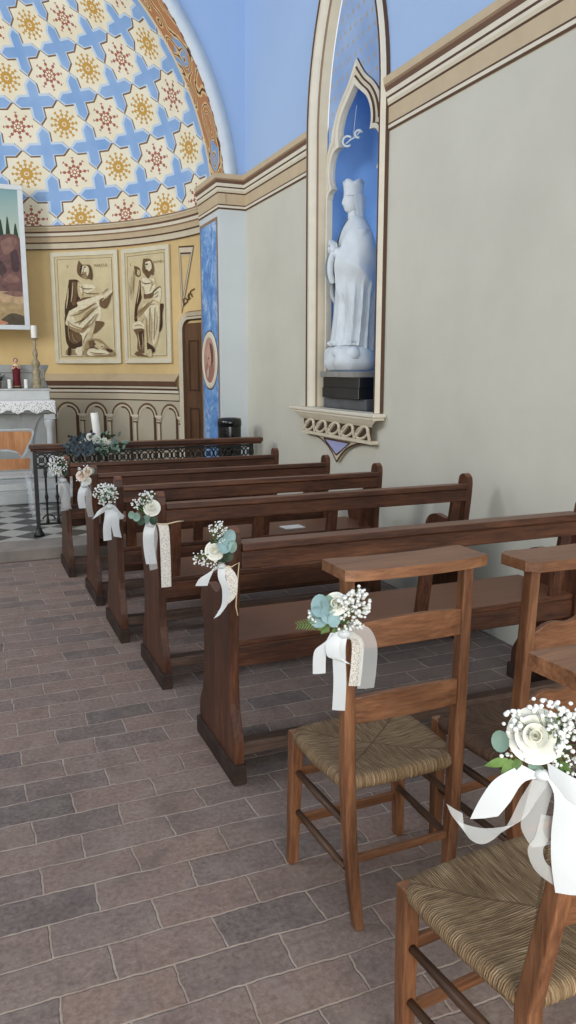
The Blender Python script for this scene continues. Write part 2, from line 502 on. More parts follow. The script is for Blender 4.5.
# ------------------------------------------------------------------ mesh builder
class MB:
    def __init__(self):
        self.v, self.f, self.m, self.s = [], [], [], []
        self.uv = {}

    def add(self, verts, faces, m=0, smooth=False):
        o = len(self.v)
        self.v += [tuple(p) for p in verts]
        for q in faces:
            self.f.append([i + o for i in q])
            self.m.append(m)
            self.s.append(smooth)
        return o

    def box(self, x0, x1, y0, y1, z0, z1, m=0, T=None):
        vs = [Vector((x, y, z)) for z in (z0, z1) for y in (y0, y1) for x in (x0, x1)]
        if T is not None:
            vs = [T @ p for p in vs]
        self.add(vs, [(0, 2, 3, 1), (4, 5, 7, 6), (0, 1, 5, 4), (2, 6, 7, 3), (0, 4, 6, 2), (1, 3, 7, 5)], m)

    def bar(self, p, q, w, d, up=(0, 0, 1), m=0, w2=None, d2=None):
        """rectangular bar from p to q; w across, d along the other normal"""
        p, q = Vector(p), Vector(q)
        t = (q - p).normalized()
        a = t.cross(Vector(up))
        if a.length < 1e-4:
            a = t.cross(Vector((0, 1, 0)))
        a.normalize()
        b = a.cross(t)
        w2 = w if w2 is None else w2
        d2 = d if d2 is None else d2
        vs = []
        for c, ww, dd in ((p, w, d), (q, w2, d2)):
            for sa, sb in ((-1, -1), (1, -1), (1, 1), (-1, 1)):
                vs.append(c + a * (sa * ww / 2) + b * (sb * dd / 2))
        self.add(vs, [(0, 3, 2, 1), (4, 5, 6, 7), (0, 1, 5, 4), (1, 2, 6, 5), (2, 3, 7, 6), (3, 0, 4, 7)], m)

    def loft(self, rings, m=0, smooth=True, closed=True, caps=True):
        n = len(rings[0])
        vs = [p for r in rings for p in r]
        fs = []
        for i in range(len(rings) - 1):
            for j in range(n if closed else n - 1):
                k = (j + 1) % n
                fs.append((i * n + j, i * n + k, (i + 1) * n + k, (i + 1) * n + j))
        o = self.add(vs, fs, m, smooth)
        if caps and closed:
            self.f.append([o + i for i in reversed(range(n))]); self.m.append(m); self.s.append(False)
            e = o + (len(rings) - 1) * n
            self.f.append([e + i for i in range(n)]); self.m.append(m); self.s.append(False)

    def tube(self, pts, rad, n=8, m=0, caps=True):
        pts = [Vector(p) for p in pts]
        if not isinstance(rad, (list, tuple)):
            rad = [rad] * len(pts)
        rings = []
        a = None
        for i, p in enumerate(pts):
            t = (pts[min(i + 1, len(pts) - 1)] - pts[max(i - 1, 0)]).normalized()
            if a is None:
                a = t.cross(Vector((0, 0, 1)))
                if a.length < 1e-3:
                    a = t.cross(Vector((0, 1, 0)))
            a = (a - t * a.dot(t)).normalized()
            b = t.cross(a)
            rings.append([p + (a * math.cos(2 * PI * j / n) + b * math.sin(2 * PI * j / n)) * rad[i] for j in range(n)])
        self.loft(rings, m, True, True, caps)

    def lathe(self, prof, n=20, c=(0, 0, 0), m=0, sx=1.0, sy=1.0):
        rings = [[(c[0] + r * sx * math.cos(2 * PI * j / n), c[1] + r * sy * math.sin(2 * PI * j / n), c[2] + z) for j in range(n)] for r, z in prof]
        self.loft(rings, m)

    def ball(self, c, r, n=8, k=5, m=0, s=(1, 1, 1)):
        rings = []
        for i in range(k + 1):
            t = -PI / 2 + PI * i / k
            rr = max(math.cos(t), 0.02)
            rings.append([(c[0] + r * s[0] * rr * math.cos(2 * PI * j / n), c[1] + r * s[1] * rr * math.sin(2 * PI * j / n), c[2] + r * s[2] * math.sin(t)) for j in range(n)])
        self.loft(rings, m, True, True, False)

    def poly(self, pts, fn, m=0, holes=(), thick=0.0, fn2=None):
        """flat polygon in 2d mapped by fn; optional back face via fn2 for thickness"""
        loops = [[Vector((p[0], p[1], 0)) for p in pts]] + [[Vector((p[0], p[1], 0)) for p in h] for h in holes]
        tris = tessellate_polygon(loops)
        allp = [p for lp in loops for p in lp]
        o = self.add([fn(p[0], p[1]) for p in allp], [], m)
        for t in tris:
            self.f.append([o + i for i in t]); self.m.append(m); self.s.append(False)
        if fn2:
            o2 = self.add([fn2(p[0], p[1]) for p in allp], [], m)
            for t in tris:
                self.f.append([o2 + i for i in reversed(t)]); self.m.append(m); self.s.append(False)
            k = 0
            for lp in loops:
                n = len(lp)
                for i in range(n):
                    j = (i + 1) % n
                    self.f.append([o + k + i, o + k + j, o2 + k + j, o2 + k + i]); self.m.append(m); self.s.append(False)
                k += n

    def sheet(self, rows, m=0, smooth=True):
        self.loft(rows, m, smooth, False, False)

    def build(self, name, mats, parent=None, bevel=0.0, fixn=True):
        me = bpy.data.meshes.new(name)
        me.from_pydata(self.v, [], self.f)
        if not isinstance(mats, (list, tuple)):
            mats = [mats]
        for mt in mats:
            me.materials.append(M[mt] if isinstance(mt, str) else mt)
        for p, mi, s in zip(me.polygons, self.m, self.s):
            p.material_index = mi
            p.use_smooth = s
        me.update()
        if fixn:
            import bmesh
            bm = bmesh.new()
            bm.from_mesh(me)
            bmesh.ops.recalc_face_normals(bm, faces=bm.faces)
            bm.to_mesh(me)
            bm.free()
        o = bpy.data.objects.new(name, me)
        COL.objects.link(o)
        if parent is not None:
            o.parent = parent
        if bevel:
            b = o.modifiers.new('bevel', 'BEVEL')
            b.width = bevel
            b.segments = 2
            b.limit_method = 'ANGLE'
            b.angle_limit = math.radians(50)
        return o


def thing(name, label, cat, loc=(0, 0, 0), rz=0.0, group=None):
    o = bpy.data.objects.new(name, None)
    o.empty_display_size = 0.1
    COL.objects.link(o)
    o.location = loc
    o.rotation_euler = (0, 0, rz)
    return tag(o, label, cat, group)


def tag(o, label, cat, group=None):
    o['label'] = label
    o['category'] = cat
    if group:
        o['group'] = group
    return o


def struct(o, label=None):
    o['kind'] = 'structure'
    if label:
        o['label'] = label
    return o


def crom(pts, k=6):
    """Catmull-Rom through points (any dimension)"""
    out = []
    n = len(pts)
    for i in range(n - 1):
        p0, p1, p2, p3 = pts[max(i - 1, 0)], pts[i], pts[i + 1], pts[min(i + 2, n - 1)]
        for j in range(k):
            t = j / k
            out.append(tuple(0.5 * (2 * b + (c - a) * t + (2 * a - 5 * b + 4 * c - d) * t * t + (3 * b - a - 3 * c + d) * t ** 3)
                             for a, b, c, d in zip(p0, p1, p2, p3)))
    out.append(tuple(pts[-1]))
    return out


def text_mesh(txt, size, fn, mat, name, parent):
    cu = bpy.data.curves.new(name, 'FONT')
    cu.body = txt
    cu.size = size
    cu.align_x = 'CENTER'
    ob = bpy.data.objects.new(name, cu)
    COL.objects.link(ob)
    bpy.context.view_layer.update()
    me = bpy.data.meshes.new_from_object(ob.evaluated_get(bpy.context.evaluated_depsgraph_get()))
    bpy.data.objects.remove(ob)
    mb = MB()
    mb.add([fn(v.co.x, v.co.y) for v in me.vertices], [tuple(p.vertices) for p in me.polygons])
    return mb.build(name, mat, parent, fixn=False)


# ------------------------------------------------------------------ camera
F = 780.0
TILT = math.atan(142 / F)
YAW = math.atan(328 / (F / math.cos(TILT)))
H = 1.5
cd = bpy.data.cameras.new('camera')
cam = bpy.data.objects.new('camera', cd)
COL.objects.link(cam)
cd.sensor_fit = 'VERTICAL'
cd.sensor_height = 36
cd.lens = F / 1024 * 36
cd.clip_start = 0.05
Rv = Vector((math.cos(YAW), -math.sin(YAW), 0))
Fv = Vector((math.sin(YAW) * math.cos(TILT), math.cos(YAW) * math.cos(TILT), -math.sin(TILT)))
Uv = Rv.cross(Fv)
mat = Matrix((Rv, Uv, -Fv)).transposed().to_4x4()
mat.translation = Vector((0, 0, H))
cam.matrix_world = mat
SC.camera = cam

# ------------------------------------------------------------------ the shell
XW = 2.72          # right wall
XL = -3.32         # left wall
YE = 7.66          # end wall
XJ = 2.44          # jamb
AX, AY, AR, ZS = -0.3, 8.34, 3.05, 3.1
YB = 8.10          # back of the arch soffit
SAN = 0.10         # sanctuary level
YSTEP = 6.38

mb = MB()
mb.box(XL, XW + 0.6, -3.0, YSTEP + 0.4, -0.1, 0.0)
struct(mb.build('floor', 'brick'))
mb = MB()
mb.box(XL, XW - 0.002, YSTEP, YSTEP + 0.36, 0.001, SAN)
struct(mb.build('trim_1', 'flag', bevel=0.008), 'pale stone step edging the chancel')
mb = MB()
mb.box(XL, XW + 0.6, YSTEP + 0.36, 11.6, -0.1, SAN - 0.001)
struct(mb.build('floor_chancel', 'check'))

# right wall with the niche opening
NC = 5.45          # niche centre (y)
NHW = 0.555         # half width of the hole in the wall


def gothic(hw, z0, zs=3.3, r=2.0, base=0.62, n=14, cy=NC):
    """pointed-arch outline in (y, z), parallel to the outer frame"""
    d = base - hw
    r_ = r - d
    off = r - base
    zt = math.sqrt(r_ * r_ - off * off)
    right, left = [], []
    for i in range(n + 1):
        dz = zt * i / n
        h = math.sqrt(r_ * r_ - dz * dz) - off
        right.append((cy - h, zs + dz))
        left.append((cy + h, zs + dz))
    return [(cy - hw, z0)] + right + left[::-1][1:] + [(cy + hw, z0)]


ZW = 5.3
hole = gothic(NHW, 1.2)
mb = MB()
mb.poly([(-3.0, 0), (YE, 0), (YE, ZW), (-3.0, ZW)], lambda a, b: (XW, a, b), 0, [hole])
struct(mb.build('wall_right', 'wall', fixn=False))

# end wall with the chancel arch
R1, R2 = 2.81, 2.94
arc = [(AX + R1 * math.cos(t), ZS + R1 * math.sin(t)) for t in [PI * i / 48 for i in range(49)]]
op = [(XJ, SAN), (XJ, 3.2)] + [p for p in arc if p[1] > 3.2] + [(-0.6 - XJ, 3.2), (-0.6 - XJ, SAN)]
outl = [(XL, SAN), (-0.6 - XJ, SAN)]
mb = MB()
poly = [(XJ, SAN), (XW, SAN), (XW, 6.6), (XL, 6.6), (XL, SAN), (-0.6 - XJ, SAN), (-0.6 - XJ, 3.2)] + \
       [p for p in arc if p[1] > 3.2][::-1] + [(XJ, 3.2)]
mb.poly(poly, lambda a, b: (a, YE, b))
struct(mb.build('wall_end', 'endwall', fixn=False))
# white archivolt strip on its face
mb = MB()
rows = []
for i in range(61):
    t = 0.093 + (PI - 0.186) * i / 60
    rows.append([(AX + r * math.cos(t), y, ZS + r * math.sin(t)) for r, y in ((R1, YE), (R1, YE - 0.015), (R2, YE - 0.015), (R2, YE))])
mb.sheet(rows, 0, True)
struct(mb.build('trim_2', 'whitetrim'), 'white strip round the chancel arch')
# soffit
mb = MB()
n = 72
vs, fs, uvs = [], [], []
for i in range(n + 1):
    t = PI * i / n
    for j, y in enumerate((YE - 0.015, YB)):
        vs.append((AX + R1 * math.cos(t), y, ZS + R1 * math.sin(t)))
        uvs.append((R1 * t, j))
for i in range(n):
    fs.append((2 * i, 2 * i + 1, 2 * i + 3, 2 * i + 2))
mb.add(vs, fs, 0, True)
so = mb.build('trim_3', 'band', fixn=False)
ul = so.data.uv_layers.new(name='UVMap')
for lp in so.data.loops:
    ul.data[lp.index].uv = uvs[lp.vertex_index]
struct(so, 'painted ornament band under the chancel arch')
# jambs
mb = MB()
for x in (XJ, -0.6 - XJ):
    s = 1 if x > 0 else -1
    mb.add([(x, YE, SAN), (x, AY, SAN), (x, AY, 3.2), (x, YE, 3.2), (x + s * 0.4, AY, SAN), (x + s * 0.4, AY, 3.2)],
           [(0, 1, 2, 3), (1, 4, 5, 2)])
struct(mb.build('wall_jamb', 'endwall', fixn=False))
# apse drum
def ap(az, z, off=0.0):
    a = math.radians(az)
    return (AX + (AR - off) * math.sin(a), AY + (AR - off) * math.cos(a), z)


def ring(mb, z0, z1, m, off0=0.0, off1=None, a0=-90, a1=90, n=72):
    off1 = off0 if off1 is None else off1
    mb.sheet([[ap(a0 + (a1 - a0) * i / n, z0, off0), ap(a0 + (a1 - a0) * i / n, z1, off1)] for i in range(n + 1)], m, True)


mb = MB()
ring(mb, SAN, 1.29, 0)
ring(mb, 1.29, 3.3, 1)
struct(mb.build('wall_apse', ['dadogrey', 'apse'], fixn=False))
# dome
mb = MB()
na, ne = 96, 40
vs, fs, uvs = [], [], []
DA, DE, E0 = 12.67, 10.15, 16.2
for j in range(ne + 1):
    el = math.radians(89.5) * j / ne
    for i in range(na + 1):
        az = -PI / 2 + PI * i / na
        vs.append((AX + AR * math.cos(el) * math.sin(az), AY + AR * math.cos(el) * math.cos(az), ZS + AR * math.sin(el)))
        uvs.append((math.degrees(az) / DA + 20, (math.degrees(el) - E0) / DE + 21))
for j in range(ne):
    for i in range(na):
        a = j * (na + 1) + i
        fs.append((a, a + 1, a + na + 2, a + na + 1))
mb.add(vs, fs, 0, True)
base = len(vs)
# short barrel that joins the dome to the arch
vs2, fs2 = [], []
for i in range(na + 1):
    t = PI * i / na
    for y in (YB, AY):
        vs2.append((AX + AR * math.cos(t), y, ZS + AR * math.sin(t)))
        az = 90 if t < PI / 2 else -90
        el = math.degrees(t) if t < PI / 2 else 180 - math.degrees(t)
        uvs.append(((az + (AY - y) * 18.8 * (1 if az > 0 else -1)) / DA + 20, (el - E0) / DE + 21))
for i in range(na):
    fs2.append((2 * i, 2 * i + 1, 2 * i + 3, 2 * i + 2))
mb.add(vs2, fs2, 0, True)
rows = [[(AX + r * math.cos(PI * i / na), YB, ZS + r * math.sin(PI * i / na)) for r in (R1, AR)] for i in range(na + 1)]
mb.sheet(rows, 1, True)
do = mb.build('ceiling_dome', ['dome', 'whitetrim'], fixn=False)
ul = do.data.uv_layers.new(name='UVMap')
for lp in do.data.loops:
    ul.data[lp.index].uv = uvs[lp.vertex_index] if lp.vertex_index < len(uvs) else (0, 0)
struct(do)
# nave vault
mb = MB()
rows = []
for i in range(25):
    t = PI * i / 24
    rows.append([(AX + 3.02 * math.cos(t), y, ZW + 1.3 * math.sin(t)) for y in (-3.0, YE)])
mb.sheet(rows, 0, True)
struct(mb.build('ceiling', 'vault', fixn=False))
mb = MB()
mb.poly([(0.6, 0), (YE, 0), (YE, ZW), (0.6, ZW)], lambda a, b: (XL, a, b))
struct(mb.build('wall_left', 'wall', fixn=False))

# ---- cornice of the nave: profile (height, projection) with painted lines
CPROF = [(3.045, 0.006, 'line'), (3.060, 0.010, 'creamlt'), (3.080, 0.012, 'line'), (3.092, 0.010, 'tan'), (3.190, 0.010, 'line'),
         (3.201, 0.016, 'cream'), (3.222, 0.020, 'creamlt'), (3.240, 0.022, 'line'), (3.252, 0.027, 'creamlt'), (3.280, 0.032, 'redbrown'), (3.308, 0.040, 'midbrown'),
         (3.322, 0.045, 'tan'), (3.365, 0.050, 'tan')]
CM = ['line', 'creamlt', 'tan', 'cream', 'redbrown', 'midbrown']


def mitre(path, d, closed=False):
    """offset a plan polyline to its right-hand side by d"""
    out = []
    n = len(path)
    for i in range(n):
        dirs = []
        if i > 0:
            a = Vector(path[i]) - Vector(path[i - 1]); dirs.append(a.normalized())
        if i < n - 1:
            a = Vector(path[i + 1]) - Vector(path[i]); dirs.append(a.normalized())
        ns = [Vector((t.y, -t.x)) for t in dirs]
        m = ns[0] if len(ns) == 1 else (ns[0] + ns[1]).normalized()
        k = d / max(0.3, m.dot(ns[0]))
        out.append(Vector(path[i]) + m * k)
    return out


def cornice(name, path, label):
    mb = MB()
    rows = [[(p.x, p.y, z) for p in mitre(path, o)] for z, o, _ in CPROF]
    for i in range(len(rows) - 1):
        mb.sheet([rows[i], rows[i + 1]], CM.index(CPROF[i][2]), False)
    mb.sheet([rows[-1], [(p[0], p[1], 3.365) for p in path]], 2, False)
    mb.sheet([[(p[0], p[1], 3.045) for p in path], rows[0]], 2, False)
    for e in (0, -1):
        mb.add([r_[e] for r_ in rows] + [(path[e][0], path[e][1], 3.365), (path[e][0], path[e][1], 3.045)], [tuple(range(len(rows) + 2))], 2)
    return struct(mb.build(name, CM, fixn=False), label)


# keep the room on the right-hand side of the travelling direction: walk +y along the left of the wall -> reversed
cornice('trim_4', [(XW, NC - 0.606), (XW, -3.0)],
        'painted cornice along the right wall nearer than the niche')
cornice('trim_5', [(XJ, AY), (XJ, YE), (XW, YE), (XW, NC + 0.605)], 'painted cornice between niche and chancel arch')

# ---- entablature, dado and painted arcade of the apse
mb = MB()
ms = ['line', 'cream', 'tan', 'redbrown', 'creamlt', 'midbrown']
E_ = [(3.035, 3.05, 'line', 0.02), (3.05, 3.115, 'cream', 0.015), (3.115, 3.13, 'line', 0.02), (3.13, 3.19, 'tan', 0.03), (3.19, 3.205, 'midbrown', 0.035),
      (3.205, 3.24, 'creamlt', 0.045), (3.24, 3.26, 'redbrown', 0.05), (3.26, 3.30, 'tan', 0.06), (3.30, 3.315, 'cream', 0.07), (3.315, 3.33, 'midbrown', 0.075)]
for i, (a, b, m_, o) in enumerate(E_):
    nx = E_[i + 1][3] if i + 1 < len(E_) else 0.0
    ring(mb, a, b, ms.index(m_), o, o)
    ring(mb, b, b + 0.0005, ms.index(m_), o, nx)
struct(mb.build('trim_6', ms, fixn=False), 'moulded entablature under the dome')
mb = MB()
ms = ['redbrown', 'creamlt', 'line', 'arcade', 'tan']
for a, b, m_, o, o2 in [(1.36, 1.45, 'tan', 0.075, 0.004), (1.295, 1.36, 'redbrown', 0.05, 0.075), (1.27, 1.295, 'creamlt', 0.03, 0.04), (1.245, 1.27, 'line', 0.02, 0.03),
                        (1.215, 1.245, 'creamlt', 0.02, 0.02), (1.20, 1.215, 'line', 0.012, 0.02), (1.125, 1.20, 'arcade', 0.012, 0.012), (1.112, 1.125, 'line', 0.006, 0.012)]:
    ring(mb, a, b, ms.index(m_), o, o2, -66.5, 66.6)
struct(mb.build('trim_7', ms, fixn=False), 'dark moulding along the top of the apse dado')
mb = MB()
ms = ['arcade', 'line', 'g3', 'cream', 'dadogrey', 'creamlt']
K = math.degrees(1 / AR)


def arc_strip(mb, az0, zc, r0, r1, t0, t1, m, off, n=16):
    mb.sheet([[ap(az0 - r * math.cos(t) * K, zc + r * math.sin(t), off) for r in (r0, r1)] for t in [t0 + (t1 - t0) * i / n for i in range(n + 1)]], m, False)


def rect(mb, a0, a1, z0, z1, m, off):
    mb.add([ap(a0, z0, off), ap(a1, z0, off), ap(a1, z1, off), ap(a0, z1, off)], [(0, 1, 2, 3)], m)


for k in range(-13, 5):
    az = 32.0 + 7.75 * k
    arc_strip(mb, az, 0.905, 0.150, 0.178, 0, PI, 2, 0.006)
    arc_strip(mb, az, 0.905, 0.128, 0.150, 0, PI, 3, 0.007)
    arc_strip(mb, az, 0.905, 0.105, 0.128, PI * 0.45, PI, 1, 0.006)
    rect(mb, az + 0.105 * K, az + 0.150 * K, SAN, 0.905, 1, 0.006)
    for sgn in (1,):
        ac = az + 3.875 + 0.004 * K
        rect(mb, ac - 0.030 * K, ac + 0.030 * K, SAN, 0.83, 3, 0.012)
        rect(mb, ac + 0.012 * K, ac + 0.030 * K, SAN, 0.83, 2, 0.013)
        rect(mb, ac - 0.040 * K, ac + 0.040 * K, 0.825, 0.845, 2, 0.016)
        mb.sheet([[ap(ac - w * K, z, 0.02), ap(ac + w * K, z, 0.02)] for w, z in ((0.034, 0.845), (0.04, 0.885), (0.055, 0.905))], 3, False)
        for q in (-0.02, 0.018):
            arc_strip(mb, ac + q * K, 0.874, 0.007, 0.014, 0, 2 * PI, 2, 0.022, 10)
        rect(mb, ac - 0.06 * K, ac + 0.06 * K, 0.905, 0.928, 5, 0.024)
struct(mb.build('trim_8', ms, fixn=False), 'painted blind arcade round the apse')

# apse door with its moulded surround
mb = MB()
DC, DH = 76.2, 6.6


def door_out(hw, zt, rr, n=8):
    """rounded-corner outline in (arc metres from centre, z)"""
    pts = [(-hw, SAN)]
    for i in range(n + 1):
        t = PI / 2 * i / n
        pts.append((-hw + rr - rr * math.cos(t), zt - rr + rr * math.sin(t)))
    for i in range(n + 1):
        t = PI / 2 * i / n
        pts.append((hw - rr + rr * math.sin(t), zt - rr + rr * math.cos(t)))
    pts.append((hw, SAN))
    return pts


dm = lambda off: (lambda s, z: ap(DC + s * K, z, off))
levels = [(0.36, 2.08, 0.12, 0.012), (0.375, 2.095, 0.13, 0.045), (0.40, 2.12, 0.14, 0.05), (0.412, 2.13, 0.15, 0.035), (0.45, 2.165, 0.17, 0.05), (0.462, 2.178, 0.18, 0.03), (0.475, 2.19, 0.19, 0.0)]
cols = [1, 0, 1, 0, 2, 1]
for i in range(len(levels) - 1):
    a, b = levels[i], levels[i + 1]
    mb.sheet([[dm(a[3])(*p) for p in door_out(*a[:3])], [dm(b[3])(*p) for p in door_out(*b[:3])]], cols[i], False)
struct(mb.build('trim_9', ['cream', 'line', 'tan'], fixn=False), 'moulded surround of the apse door')
mb = MB()
mb.sheet([[ap(DC + s * K, z, 0.02) for z in (SAN, 2.05)] for s in [-0.355 + 0.71 * i / 10 for i in range(11)]], 0, False)
for (s0, s1, z0, z1) in [(-0.27, -0.05, 1.25, 1.85), (0.05, 0.27, 1.25, 1.85), (-0.27, -0.05, 0.3, 1.05), (0.05, 0.27, 0.3, 1.05)]:
    for a0, a1, b0, b1 in ((s0, s1, z0, z0 + 0.02), (s0, s1, z1 - 0.02, z1), (s0, s0 + 0.02, z0, z1), (s1 - 0.02, s1, z0, z1)):
        mb.add([ap(DC + s * K, z, 0.032) for s, z in ((a0, b0), (a1, b0), (a1, b1), (a0, b1))], [(0, 1, 2, 3)], 1)
struct(mb.build('door_1', ['doorwood', 'g4'], fixn=False), 'brown panelled door in the apse')

# painted spandrel frame above the door + scroll
mb = MB()
tri = [(67.7, 2.955), (73.6, 2.93), (68.3, 2.16)]
cx_ = sum(p[0] for p in tri) / 3; cz_ = sum(p[1] for p in tri) / 3


def tri_in(f):
    return [(cx_ - 0.3 + (a - cx_ + 0.3) * f, cz_ + (z - cz_) * f) for a, z in tri]


for f0, f1, m_ in ((1.0, 0.93, 1), (0.93, 0.72, 0), (0.72, 0.64, 1), (0.64, 0.60, 0)):
    A, B = tri_in(f0), tri_in(f1)
    mb.sheet([[ap(A[i % 3][0], A[i % 3][1], 0.01), ap(B[i % 3][0], B[i % 3][1], 0.01)] for i in range(4)], m_, False)
for k in range(2):
    pts = [ap(69.6 + 1.9 * k + (1.1 - 0.10 * i) * math.cos(i * 0.6), 2.30 + 0.05 * k + (0.06 - 0.005 * i) * math.sin(i * 0.6), 0.012) for i in range(11)]
    mb.tube(pts, 0.008, 5, 2)
mb.tube([ap(69.0, 2.26, 0.012), ap(70.5, 2.30, 0.012), ap(72.0, 2.42, 0.012), ap(73.5, 2.44, 0.012)], 0.008, 5, 2)
struct(mb.build('trim_10', ['cream', 'line', 'g3'], fixn=False), 'painted triangular frame and scrolls over the door')

# blue painted marble on the jamb and its border
mb = MB()
y0, y1, z0, z1 = 7.745, 8.29, SAN, 2.955
jb = lambda off: (lambda y, z: (XJ - off, y, z))
mb.poly([(y0, z0), (y1, z0), (y1, z1), (y0, z1)], jb(0.004), 0)
for a, b, c, d in ((y0 - 0.03, y0, z0, z1 + 0.03), (y1, y1 + 0.03, z0, z1 + 0.03), (y0, y1, z1, z1 + 0.03)):
    mb.poly([(a, c), (b, c), (b, d), (a, d)], jb(0.005), 1)
struct(mb.build('trim_11', ['bluemarble', 'midbrown'], fixn=False), 'blue marbled panel painted on the arch jamb')

# ------------------------------------------------------------------ niche
NCO = 5.50
# frame moulding: profile across from outer edge (66.5 cm) to the inner (56 cm)
FP = [(0.625, 2.716, 'line'), (0.622, 2.690, 'creamlt'), (0.612, 2.665, 'creamlt'), (0.600, 2.661, 'line'), (0.592, 2.672, 'cream'), (0.572, 2.678, 'line'), (0.564, 2.670, 'creamlt'),
      (0.530, 2.700, 'creamlt'), (0.522, 2.715, 'midbrown'), (0.514, 2.73, 'cream'), (0.486, 2.792, 'cream')]
FM = ['line', 'creamlt', 'cream', 'midbrown']
mb = MB()
prev = None
for hw, x, m_ in FP:
    row = [(x, a, b) for a, b in gothic(hw, 1.2)]
    if prev:
        mb.sheet([prev[0], row], FM.index(prev[1]), False)
    prev = (row, m_)
struct(mb.build('trim_12', FM, fixn=False), 'pointed moulded frame of the statue niche')


# tympanum board and cusped opening
def half(o_):
    segs = o_
    pts = []
    for sg in segs:
        q = crom(sg, 5) if len(sg) > 2 else sg
        pts += q if not pts else q[1:]
    return pts


OPEN = half([[(0.445, 1.21), (0.445, 2.82)], [(0.445, 2.82), (0.415, 2.86), (0.355, 2.885)], [(0.355, 2.885), (0.39, 2.93), (0.405, 3.0), (0.385, 3.09), (0.33, 3.15), (0.245, 3.165)],
             [(0.245, 3.165), (0.262, 3.22), (0.252, 3.30), (0.195, 3.39), (0.10, 3.46), (0.0, 3.53)]])
HOOD = half([[(0.488, 1.21), (0.488, 2.82)], [(0.488, 2.82), (0.487, 2.88), (0.486, 2.94)], [(0.486, 2.94), (0.486, 3.0), (0.484, 3.06), (0.475, 3.14), (0.45, 3.21), (0.41, 3.25)],
             [(0.42, 3.25), (0.385, 3.33), (0.33, 3.41), (0.245, 3.49), (0.12, 3.58), (0.0, 3.71)]])


def both(h):
    return [(NC - a, b) for a, b in h] + [(NC + a, b) for a, b in h[::-1][1:]]


mb = MB()
NP = [(0.0, 2.82, 'creamlt'), (0.0, 2.772, 'creamlt'), (0.30, 2.768, 'line'), (0.36, 2.784, 'cream'), (0.62, 2.778, 'line'), (0.70, 2.79, 'creamlt'), (0.92, 2.78, 'creamlt'), (0.97, 2.79, 'line'), (1.0, 2.805, 'line')]
prev = None
bo, bh = both(OPEN), both(HOOD)
for t, x, m_ in NP:
    row = [(x, a[0] + (b[0] - a[0]) * t, a[1] + (b[1] - a[1]) * t) for a, b in zip(bo, bh)]
    if prev:
        mb.sheet([prev[0], row], FM.index(prev[1]), False)
    prev = (row, m_)
struct(mb.build('trim_13', FM, fixn=False), 'cusped ogee moulding round the niche opening')
mb = MB()
g = gothic(0.492, 2.86)
inn = [(a * 0.98, b) for a, b in OPEN if b > 2.9]
tym = g + [(NC + inn[0][0], 2.86)] + [(NC + a, b) for a, b in inn] + [(NC - a, b) for a, b in inn[::-1][1:]] + [(NC - inn[0][0], 2.86)]
mb.poly(tym, lambda a, b: (2.803, a, b), 0)
struct(mb.build('wall_tympanum', 'starfield', fixn=False))
# recess: half elliptical, blue
mb = MB()
zz = [1.2, 3.35, 3.6]
rows = []
for z, k in ((1.2, 1.0), (3.3, 1.0), (3.5, 0.85), (3.62, 0.5), (3.66, 0.05)):
    rows.append([(2.81 + 0.52 * k * math.sin(PI * i / 24), NC - 0.54 * k * math.cos(PI * i / 24), z) for i in range(25)])
mb.sheet(rows, 0, True)
mb.add([(2.72, NC - 0.6, 1.2), (2.72, NC + 0.6, 1.2), (3.4, NC + 0.6, 1.2), (3.4, NC - 0.6, 1.2)], [(0, 1, 2, 3)], 1)
struct(mb.build('wall_niche', ['nicheblue', 'greyslab'], fixn=False))
# little white scroll hook hanging in the niche
mb = MB()
for (hx, hy, hz, r, a0) in ((2.80, 5.60, 3.185, 0.036, 0.7), (2.84, 5.50, 3.215, 0.026, 0.3)):
    mb.tube([(hx + 0.75 * r * math.cos(a0 + t), hy - 0.66 * r * math.cos(a0 + t), hz + r * math.sin(a0 + t)) for t in [i * 4.7 / 14 for i in range(15)]], 0.009, 6)
mb.tube([(2.79, 5.62, 3.165), (2.81, 5.57, 3.19), (2.83, 5.53, 3.20), (2.85, 5.48, 3.235)], 0.006, 5)
mb.tube([(2.82, 5.55, 3.195), (2.835, 5.53, 3.42)], 0.0025, 4)
tag(mb.build('scroll_hook', 'statue'), 'small white scrolled ornament on the blue back of the niche above the statue', 'ornament')

# pedestal courses under the statue
mb = MB()
r = thing('statue_plinth', 'black stone plinth with grey slabs under the white statue', 'plinth', (2.84, 5.57, 1.2))
r_l = lambda x0, x1, y0_, y1_, z0_, z1_: (x0 - 2.84, x1 - 2.84, y0_ - 5.57, y1_ - 5.57, z0_ - 1.2, z1_ - 1.2)
mb = MB(); mb.box(*r_l(2.74, 3.10, 5.12, 5.86, 1.202, 1.285)); mb.build('base_course', 'greyslab', r, 0.004)
mb = MB(); mb.box(*r_l(2.70, 3.05, 5.17, 5.80, 1.2855, 1.365)); mb.box(*r_l(2.705, 3.05, 5.175, 5.795, 1.3655, 1.445)); mb.build('block', 'blackmarble', r, 0.003)
mb = MB(); mb.box(*r_l(2.665, 3.05, 5.20, 5.77, 1.4455, 1.489)); mb.build('top_slab', 'stone', r, 0.004)

# statue ----------------------------------------------------------------
st = thing('statue', 'white statue of a crowned robed figure standing in the blue niche', 'statue', (2.84, 5.56, 1.496), math.radians(-6))
# local: facing -x


def body_rings(spec, n=48):
    out = []
    for z, cx, cy, rx, ry, amp, fr, ph in spec:
        ringp = []
        for j in range(n):
            t = 2 * PI * j / n
            fold = 1 + amp * math.sin(fr * t + ph) + amp * 0.5 * math.sin((fr * 1.7 // 1) * t + ph * 2.1)
            ringp.append((cx + rx * fold * math.cos(t), cy + ry * fold * math.sin(t), z))
        out.append(ringp)
    return out


def interp(spec, k=4):
    return crom(spec, k)


